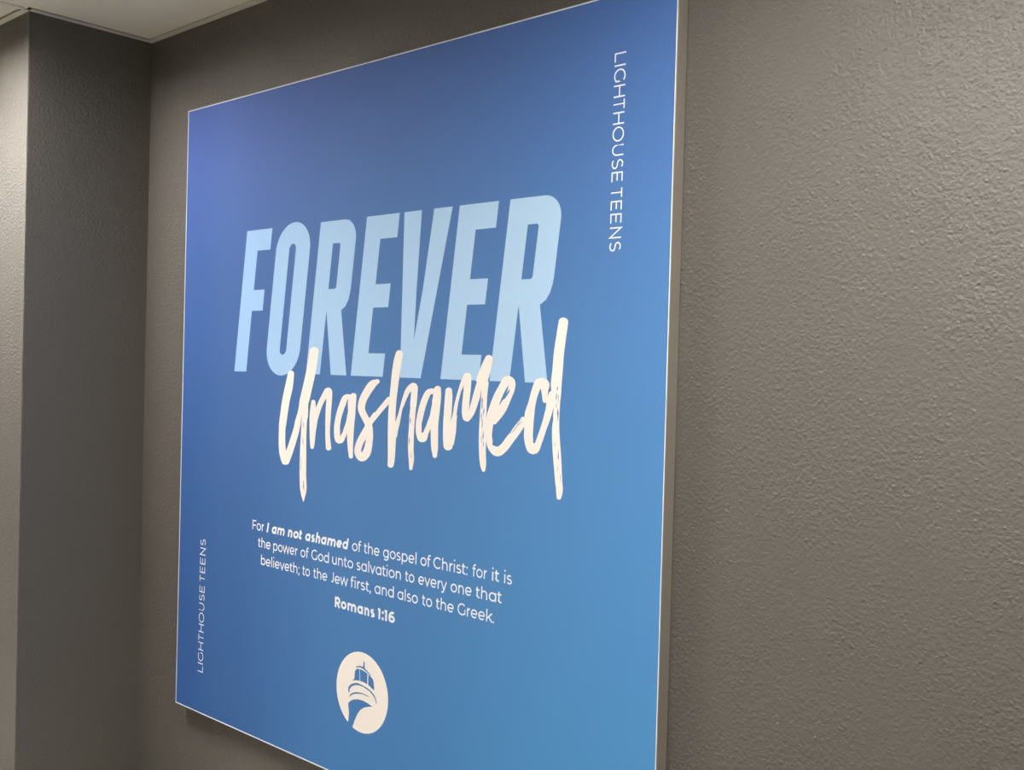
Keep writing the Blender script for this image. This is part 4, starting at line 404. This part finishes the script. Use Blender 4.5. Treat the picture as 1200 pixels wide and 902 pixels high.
COUNTERS = [
    [(452,541.5),(443.9,529.8),(438.2,513.6),(436,497.8),(436.6,489.3),(442,496.2),(449.3,511.4),(453.3,527.4)],
    [(493.8,487.6),(488.2,478.4),(487.2,471.6),(491.3,476.7)],
    [(767.9,569.5),(760.7,562.2),(753.4,553.1),(760.3,557.5),(766.7,565.2)],
    [(818.4,569.8),(812.2,558),(809.6,536.5),(807.7,518.8),(807.9,505.6),(810.7,504.5),(816.1,516.8),(822.2,532.2),(826.6,547.4),(827.5,553.9),(821.8,553.4),(820.9,559.6)],
    [(628.3,556.7),(620,548),(614.1,533.9),(609.1,517.2),(609.4,505.6),(612.4,505.8),(617.9,515.2),(624.8,529.4),(628.4,544.6)],
    [(343.7,516.7),(343.1,509.5),(342.2,483.8),(335.3,483.3),(340.4,500.1),(341.9,509.5)],
    [(400.5,540.3),(387.1,519.1),(382.6,503.4),(382.6,504.6),(380.1,491.8),(400.5,493),(400.7,511.1),(401,521.1)],
    [(364.9,538.5),(363.1,530.6),(361.5,513.6),(361.3,499.4),(360.5,503.4),(362.4,490.7),(359.1,490.5),(358.2,508.9),(359.2,506.4),(361.6,527.7)],
    [(700.3,579.4),(700,567.7),(697.2,538.9),(705.2,562.4),(710.3,576.6)],
    [(687,571.4),(686,561.7),(684.7,543.4),(684.3,532.4),(674.9,531.9),(677.2,546.7),(681.6,561.6)],
    [(666.7,565.9),(666.6,552.4),(665.9,533.9),(664.2,523.3),(668.4,534),(670.5,546.4),(673.4,558.8),(676.3,566.2)],
    [(718.6,567.9),(718.5,559.3),(717.1,541.2),(716.6,526.8),(709,528.2),(713.7,544.7),(717.6,561)],
    [(560.1,566.4),(558.4,554.7),(557.1,543),(556.2,528.7),(556.3,516.7),(561.9,528.9),(565,538.1),(569.2,549.9),(575.1,563)],
    [(586.7,559.2),(585.8,548),(584.8,535.2),(585.4,539.6),(584.3,523.5),(583.2,506.1),(582.4,494.6),(559.8,493.1),(561.9,504.9),(565.7,516.7),(569.5,534.3),(574.1,542),(578.5,550.3)],
    [(743.5,522.8),(740.3,510.8),(740.4,498.1),(746.6,496.4),(758.4,504.2),(771.9,517.9),(787.7,535.4),(791.5,545.8),(773.9,557.8),(768.9,552.5),(761,539.2)],
    [(838.6,543.3),(837.3,529.7),(837.4,518.9),(828.6,515.7),(835.9,536.4)],
    [(597,534.4),(595.5,518.3),(595.5,501.1),(598,505.9),(596.6,517.2),(598.8,529.9)],
]
EMBLEM = {
    'tower': [(469.81,109.78),(474.62,114.07),(481.95,117.69),(490.99,120.09),(502.29,120.54),(511.29,119.53),(518.03,118.02),(522.5,116.99),(514.81,114.95),(509.3,113.2),(502.68,110.25),(496.09,105.41),(490.66,98.99),(486.39,91.38),(483.22,84.74),(480.6,78.22),(481.82,76.18),(477.37,72.27),(467.43,74.92),(469.3,80.7),(470.75,85.33),(471.96,95.94),(471.08,100.88),(469.85,105.74)],
    'gallery': [(469.19,125.85),(468.72,132),(473.39,137.09),(482.2,141.26),(490.13,142.8),(501.47,141.91),(510.5,140.32),(518.93,138.04),(524.58,134.87),(529.47,130.61),(531.94,123.31),(530.63,123.15),(527.52,129.8),(521.86,133.74),(516.21,136.77),(510.59,138.09),(501.54,140.11),(491.36,140.16),(483.45,138.39),(476.13,134.77),(472.25,130.59),(471.49,126.37),(470.85,124.75)],
    'course': [(471.75,119.59),(474.25,123.69),(480.44,127.16),(488.36,129.55),(499.65,130.75),(509.78,130.03),(518.18,128.57),(509.82,128.95),(499.7,129.38),(488.44,127.38),(480.53,124.98),(476.25,122.53),(472.91,119.41)],
    'glass': [(482.16,148.2),(482.91,158.61),(487.09,162.57),(493.87,163.72),(502.94,162.54),(510.84,160.77),(516.48,158.6),(522.14,155.52),(524.27,151.68),(524.92,146.08),(526.24,140.49),(521.56,141.73),(512.54,145.32),(501.28,146.95),(492.25,146.77),(485.45,145.78),(476.38,143.27),(480.87,145.87)],
    'roof': [(483.64,163.37),(487.52,166.31),(493.7,168.2),(499.58,167.85),(501.09,169.76),(501.1,175.42),(503.55,175.93),(504.46,166.85),(511.85,163.37),(518.66,159.79),(517.57,159.13),(510.79,161.98),(502.86,164.62),(497.17,166.03),(491.51,165.92)],
    'window_bar_left': [(492.52,163.36),(494.22,163.43),(495.41,146.96),(493.6,146.92)],
    'window_bar_right': [(510.52,160.48),(512.55,159.76),(512.78,144.94),(510.65,145.26)],
}
STREAKS = [
    ((351.1,418.9),(352.7,403.4),3.75),
    ((346.6,485.5),(349.2,468.6),1.88),
    ((347.6,508.3),(349.1,494.2),1.41),
    ((344.4,456.8),(344.5,431.1),1.65),
    ((587.1,525.9),(586.5,514.4),2.73),
    ((586,500.5),(585.1,486.7),2.39),
    ((590.2,479),(589.9,468.6),1.36),
    ((721,557.6),(720.6,541.4),3.98),
    ((724.5,545.2),(723.4,532.6),2.48),
    ((719.9,539.6),(720,523.4),2.24),
    ((722.5,530.7),(721.5,516.3),2.24),
    ((723.8,516.4),(724,502.1),2.49),
    ((720.8,509.1),(721.7,498.4),1.5),
    ((724.8,502.2),(724.6,493.2),1.74),
    ((772,514.1),(787,530.3),2.77),
    ((778.6,524.7),(789.3,535.8),2.07),
    ((773.5,520.6),(768.6,511.3),1.39),
    ((784.6,525.1),(790.3,531.7),1.37),
    ((845.5,549),(846.4,532.9),3.84),
    ((843.1,555.7),(843.1,547.6),1.4),
    ((838.4,540.6),(838.4,529.8),1.59),
    ((841.6,508.4),(842.9,503.1),1.41),
    ((847.9,499.4),(848.7,487.4),2.79),
    ((847.2,480.5),(848.1,475.2),1.22),
    ((852.1,471.5),(853.2,460.9),1.22),
    ((845.2,457.4),(846.5,450.8),1.05),
    ((843.8,575.5),(844.4,568.8),2.45),
    ((843,568.7),(842.7,556.6),2.1),
    ((845.9,566.1),(845.6,554),1.57),
]

# --- headline FOREVER: heavy condensed slanted capitals, 225 units tall
def head_glyph(ch):
    S = 34
    if ch in 'FE':
        if ch == 'F':
            return [[(0, 225), (69, 225), (69, 192), (S, 192), (S, 130), (63.5, 130), (63.5, 97), (S, 97), (S, 0), (0, 0)]]
        return [[(0, 225), (69.5, 225), (69.5, 192), (S, 192), (S, 129), (66, 129), (66, 96.5), (S, 96.5), (S, 32.5), (70, 32.5), (70, 0), (0, 0)]]
    if ch == 'O':
        return [arc(43.5, 187, 43.5, 43, 0, 180, 24) + arc(43.5, 39, 43.5, 43, 180, 360, 24),
                arc(43.2, 189, 8.4, 8.4, 0, 180, 12) + arc(43.2, 36.5, 8.4, 8.4, 180, 360, 12)]
    if ch == 'R':
        out = [(0, 0), (0, 225)] + arc(56, 195, 30, 30, 90, 0, 10) + [(86, 126)] + [(85.2, 118), (82.8, 108), (77.5, 99.5), (69, 94)] + [(96, 0), (60, 0), (36.2, 88), (35.2, 94), (34.4, 88), (34, 0)]
        return [out, [(34, 125.5), (34, 192)] + arc(48, 188, 4, 4, 90, 0, 5) + arc(48, 129.5, 4, 4, 0, -90, 5)]
    if ch == 'V':
        return [[(0, 225), (35, 225), (41.5, 118), (47, 52), (57, 118), (63, 152), (60, 118)][:4] + [(53.8, 118), (59, 225), (94, 225), (68.5, 0), (27, 0)]]

bm = bmesh.new()
for ch, x0 in (('F', 159), ('O', 243.5), ('R', 351), ('E', 457), ('V', 536), ('E', 643), ('R', 732)):
    rings = [[(x0 + x + 0.1244 * y, 578 + y) for x, y in r] for r in head_glyph(ch)]
    add_poly(bm, rings, Y1)
FLAT.add('headline_lettering')
o = obj('headline_lettering', bm, M_pale, poster); o['label'] = 'pale blue slanted capitals reading FOREVER'

# --- brush script Unashamed: each stroke a strip of left/right edge points in poster units
bm = bmesh.new()
quads = []
for s in SCRIPT:
    quads += [((a, b), (c, d), (g, h), (e, f)) for (a, b, c, d), (e, f, g, h) in zip(s, s[1:])]
emit(bm, quads, Y2, COUNTERS)
FLAT.add('script_lettering')
script = obj('script_lettering', bm, M_white, poster); script['label'] = 'white brush script reading Unashamed'
# dry-brush gaps where the fabric colour shows through the strokes
FLAT.add('dry_brush_gap')
for (a, b), (c, d), w in STREAKS:
    bm = bmesh.new()
    n = 7
    top, bot = [], []
    for i in range(n + 1):
        t = i / n
        x, z = a + (c - a) * t, b + (d - b) * t
        hw = w * (math.sin(math.pi * t) * 0.36) * (0.75 + 0.25 * math.cos(9 * t + a))
        top.append((x - hw, z)); bot.append((x + hw, z))
    add_poly(bm, [top + bot[-2:0:-1]], Y3)
    obj('dry_brush_gap', bm, M_fab, script)

# --- small lettering: a skeleton alphabet (cap height 100) drawn with an even pen
XH, ASC, DESC = 74, 105, -27
def glyph(ch, w):
    """strokes as (points, closed); origin at the left ink edge, returns (strokes, left bearing, ink width, right bearing)"""
    h = w / 2
    def seg(*p): return (list(p), False)
    def ring(cx, cy, rx, ry): return (arc(cx, cy, rx, ry, 0, 360, 28)[:-1], True)
    rb, sb = 5, 10
    D = XH + 2
    xo = XH / 2
    bowl = lambda cx: ring(cx, xo, 39 - h, xo + 1 - h)
    if ch == 'o': return [ring(39, xo, 39 - h, xo + 1 - h)], rb, 78, rb
    if ch == 'a': return [bowl(39), seg((76 - h, 0), (76 - h, XH))], rb, 76, sb
    if ch == 'd': return [bowl(39), seg((76 - h, 0), (76 - h, ASC))], rb, 76, sb
    if ch == 'b': return [bowl(37), seg((h, 0), (h, ASC))], sb, 76, rb
    if ch == 'p': return [bowl(37), seg((h, DESC), (h, XH))], sb, 76, rb
    if ch == 'g': return [bowl(39), (([(76 - h, XH), (76 - h, 4)] + arc(40, 4, 36 - h, 31 - h, 0, -140, 14)), False)], rb, 76, sb
    def arch(x, wd): return (([(x + h, 0), (x + h, XH - wd / 2)] + arc(x + wd / 2, XH + 1 - wd / 2, wd / 2 - h, wd / 2 - h, 180, 0, 14) + [(x + wd - h, 0)]), False)
    if ch == 'n': return [seg((h, 0), (h, XH)), arch(0, 66)], sb, 66, sb
    if ch == 'h': return [seg((h, 0), (h, ASC)), arch(0, 66)], sb, 66, sb
    if ch == 'm': return [seg((h, 0), (h, XH)), arch(0, 60 + h), arch(60 - h, 60 + h)], sb, 120, sb
    if ch == 'u': return [(([(h, XH), (h, 32)] + arc(33, 32, 33 - h, 33 - h, 180, 360, 14) + [(66 - h, XH)]), False), seg((66 - h, 0), (66 - h, XH))], sb, 66, sb
    if ch == 'r': return [seg((h, 0), (h, XH)), ((arc(38, XH - 36 - h + 1, 38 - h, 36, 180, 92, 10)), False)], sb, 39, 2
    if ch == 'i': return [seg((h, 0), (h, XH)), seg((h, 95), (h, 95 + w * 1.15))], sb, w, sb
    if ch == 'l': return [seg((h, 0), (h, ASC))], sb, w, sb
    if ch == 't': return [(([(16, 92), (16, 20)] + arc(34, 20, 18, 20 - h, 180, 300, 8)), False), seg((0, XH - h), (41, XH - h))], 2, 44, 3
    if ch == 'f': return [((arc(34, 86, 18, 20 - h, 60, 180, 8) + [(16, 0)]), False), seg((0, XH - h), (40, XH - h))], 2, 44, 0
    if ch == 'e': return [((arc(38, xo, 38 - h, xo + 1 - h, 0, 318, 26)), False), seg((h, xo - 1), (76 - h, xo - 1))], rb, 76, rb
    if ch == 's':
        return [((arc(29, 54, 26 - h, 21 - h, 40, 180, 8)[:] + arc(29, 54, 26 - h, 54 - xo, 200, 262, 4)
                 + arc(29, 20, 29 - h, xo - 20, 82, 20, 4) + arc(29, 20, 29 - h, 21 - h, 0, -145, 10)), False)], 4, 58, 4
    if ch == 'v': return [seg((h * .7, XH), (36, h * .6), (72 - h * .7, XH))], 1, 72, 1
    if ch == 'y': return [seg((h * .7, XH), (37, 0)), seg((72 - h * .7, XH), (32, DESC + 12), (24, DESC + h), (8, DESC + h + 3))], 1, 72, 1
    if ch == 'w': return [seg((h * .7, XH), (28, h * .6), (56, XH - 2), (84, h * .6), (112 - h * .7, XH))], 1, 112, 1
    if ch == 'k': return [seg((h, 0), (h, ASC)), seg((h, 25), (64, XH)), seg((28, 43), (68, 0))], sb, 70, 2
    if ch == '.': return [seg((h, 0), (h, w * 1.15))], 6, w * 1.1, 6
    if ch == ',': return [seg((h + 3, w * 1.1), (h + 3, 3), (h - 2, -16))], 5, w + 4, 6
    if ch == ':': return [seg((h, 0), (h, w * 1.15)), seg((h, 56), (h, 56 + w * 1.15))], 7, w * 1.1, 7
    if ch == ';': return [seg((h + 3, w * 1.1), (h + 3, 3), (h - 2, -16)), seg((h + 3, 56), (h + 3, 56 + w * 1.15))], 6, w + 4, 7
    if ch == 'I': return [seg((h, 0), (h, 100))], 13, w, 13
    if ch == 'F': return [seg((h, 0), (h, 100)), seg((h, 100 - h), (68, 100 - h)), seg((h, 47), (60, 47))], 13, 68, 4
    if ch == 'E': return [seg((h, 0), (h, 100)), seg((h, 100 - h), (70, 100 - h)), seg((h, 51), (64, 51)), seg((h, h), (72, h))], 13, 72, 6
    if ch == 'L': return [seg((h, 100), (h, 0)), seg((h, h), (66, h))], 13, 66, 3
    if ch == 'H': return [seg((h, 0), (h, 100)), seg((86 - h, 0), (86 - h, 100)), seg((h, 51), (86 - h, 51))], 13, 86, 13
    if ch == 'T': return [seg((40, 0), (40, 100)), seg((0, 100 - h), (80, 100 - h))], 2, 80, 2
    if ch == 'N': return [seg((h, 0), (h, 100), (84 - h, 0), (84 - h, 100))], 13, 84, 13
    if ch == 'O': return [ring(54, 50, 54 - h, 51 - h)], 7, 108, 7
    if ch == 'C': return [((arc(52, 50, 52 - h, 51 - h, 45, 315, 24)), False)], 7, 90, 4
    if ch == 'G': return [((arc(52, 50, 52 - h, 51 - h, 47, 320, 24) + [(94 - h, 20), (94 - h, 49), (94 - h - 1, 50)]), False)], 7, 94, 8
    if ch == 'J': return [(([(48 - h, 100), (48 - h, 32)] + arc(26, 32, 22 - h, 32 - h, 0, -135, 12)), False)], 2, 48, 10
    if ch == 'U': return [(([(h, 100), (h, 41)] + arc(41, 41, 41 - h, 42 - h, 180, 360, 18) + [(82 - h, 100)]), False)], 12, 82, 12
    if ch == 'S':
        return [((arc(38, 73, 34 - h, 28 - h, 38, 180, 10) + arc(38, 73, 34 - h, 23, 195, 262, 5) + arc(38, 27, 37 - h, 23, 82, 15, 5)
                 + arc(38, 27, 37 - h, 28 - h, 0, -147, 12)), False)], 5, 75, 5
    if ch == 'R': return [seg((h, 0), (h, 100)), (([(h, 100 - h), (42, 100 - h)] + arc(42, 66, 34 - h, 34 - h, 90, -90, 14) + [(h, 32 + h)]), False), seg((40, 34), (74 - h * .6, 0))], 13, 76, 5
    if ch == '1': return [seg((0, 100 - h), (30 - h, 100 - h), (30 - h, 0))], 2, 30, 12
    if ch == '6': return [ring(38, 32, 38 - h, 33 - h), ((arc(46, 45, 46 - h, 56 - h, 62, 185, 14)), False)], 6, 76, 5
    raise KeyError(ch)

def pen(quads, pts, closed, w, f):
    """a ribbon of even width along a polyline (mitred joints), mapped to the poster by f"""
    n = len(pts)
    def dirn(a, b):
        d = math.hypot(b[0] - a[0], b[1] - a[1]) or 1e-9
        return ((b[0] - a[0]) / d, (b[1] - a[1]) / d)
    ring = []
    for i, p in enumerate(pts):
        d0 = dirn(pts[i - 1], p) if (closed or i > 0) else None
        d1 = dirn(p, pts[(i + 1) % n]) if (closed or i < n - 1) else None
        d0 = d0 or d1; d1 = d1 or d0
        m = (-(d0[1] + d1[1]), d0[0] + d1[0]); ml = math.hypot(*m) or 1e-9
        m = (m[0] / ml, m[1] / ml)
        k = max(0.35, m[0] * -d0[1] + m[1] * d0[0])
        ring.append(tuple(f(p[0] + s * m[0] * w / 2 / k, p[1] + s * m[1] * w / 2 / k) for s in (1, -1)))
    for i in range(n if closed else n - 1):
        a, b = ring[i], ring[(i + 1) % n]
        quads.append((a[0], a[1], b[1], b[0]))

def layout(word, w):
    x, out = 0, []
    for i, ch in enumerate(word):
        g, lb, iw, rb = glyph(ch, w)
        if i: x += lb
        out.append((g, x)); x += iw
        end = x
        x += rb
    return out, end

CAPU = 15.2                        # cap height of the verse in poster units
def set_word(bm, word, x0, x1, base, w, slant=0.0):
    items, width = layout(word, w)
    x0, x1 = x0 + 0.5, x1 - 0.7
    kx = (x1 - x0) / width; kz = CAPU / 100
    for g, gx in items:
        quads = []
        for pts, closed in g:
            pen(quads, pts, closed, w, lambda a, b: (x0 + (a + gx) * kx + slant * b * kz, base + b * kz))
        emit(bm, quads, Y1)

REG, BOLD = 12.5, 22
VERSE = [
    (328.5, [('For', 220, 252.6), ('of', 468.9, 490.6), ('the', 495.3, 530.4), ('gospel', 536.7, 606.3), ('of', 612.9, 634), ('Christ:', 638, 703.2), ('for', 710.6, 737.4), ('it', 745, 758.6), ('is', 765.8, 780.2)]),
    (302.6, [('the', 236.6, 271.5), ('power', 277.4, 341.4), ('of', 347.6, 369), ('God', 374.5, 417.8), ('unto', 424.2, 473.7), ('salvation', 479.8, 575.9), ('to', 583.4, 603), ('every', 609.7, 665.5), ('one', 671.7, 711.2), ('that', 717.3, 763.6)]),
    (275.8, [('believeth;', 245.4, 347.2), ('to', 353.4, 373), ('the', 380.4, 415), ('Jew', 421.6, 462.6), ('first,', 467.5, 513.9), ('and', 520.7, 562.3), ('also', 568.7, 611), ('to', 618.1, 638.8), ('the', 644.9, 679.7), ('Greek.', 685.5, 752)]),
]
bm = bmesh.new()
for base, words in VERSE:
    for wd, a, b in words:
        set_word(bm, wd, a, b, base, REG)
for wd, a, b in (('I', 258.4, 263.4), ('am', 271.6, 306), ('not', 314, 350), ('ashamed', 357.5, 459.5)):
    set_word(bm, wd, a, b, 328.5, BOLD, 0.2)
FLAT.update(('verse_lettering', 'citation_lettering', 'side_lettering', 'emblem_disc', 'lighthouse_mark', 'window_bar'))
o = obj('verse_lettering', bm, M_text, poster); o['label'] = 'small white verse in three centred lines'
bm = bmesh.new()
set_word(bm, 'Romans', 432.9, 523.3, 241.6, BOLD)
set_word(bm, '1:16', 528.8, 565.8, 241.4, BOLD)
o = obj('citation_lettering', bm, M_text, poster); o['label'] = 'bold white citation reading Romans 1:16'

# --- LIGHTHOUSE TEENS up the left edge and down the right edge; each letter's start and end along the line
SIDE = [('L', 0, 10.6), ('I', 13.6, 15.4), ('G', 18.3, 33.2), ('H', 36.6, 50.5), ('T', 52.9, 63.6), ('H', 67.1, 81.0), ('O', 83.5, 100.4), ('U', 103.7, 116.4),
        ('S', 119.9, 131.2), ('E', 134.5, 145.6), ('T', 152.6, 163.4), ('E', 167.2, 177.8), ('E', 181.6, 192.6), ('N', 197.0, 209.6), ('S', 213.2, 224.2)]
def side(f, label):
    bm = bmesh.new()
    for ch, a, b in SIDE:
        w = 10.5
        g, lb, iw, rb = glyph(ch, w)
        quads = []
        for pts, closed in g:
            pen(quads, pts, closed, w, lambda x, z: f(a + x * (b - a) / iw, z * 0.158))
        emit(bm, quads, Y1)
    o = obj('side_lettering', bm, M_text, poster); o['label'] = label
side(lambda s, t: (915.3 + t, 954.3 - s), 'white capitals LIGHTHOUSE TEENS running down the right edge')
side(lambda s, t: (84.7 - t, 69.8 + s), 'white capitals LIGHTHOUSE TEENS running up the left edge')

# --- round emblem with a lighthouse
bm = bmesh.new()
add_poly(bm, [arc(498.6, 131.3, 56.8, 56.8, 0, 360, 72)[:-1]], Y1)
emblem = obj('emblem_disc', bm, M_white, poster); emblem['label'] = 'white round emblem with a blue lighthouse'
bm = bmesh.new()
for name in ('tower', 'gallery', 'course', 'glass', 'roof'):
    add_poly(bm, [EMBLEM[name]], Y2)
o = obj('lighthouse_mark', bm, M_fab, emblem); o['label'] = 'blue lighthouse cut out of the white disc'
for name in ('window_bar_left', 'window_bar_right'):
    bm = bmesh.new()
    add_poly(bm, [EMBLEM[name]], Y3)
    obj('window_bar', bm, M_white if name.endswith('right') else M_pale, emblem)
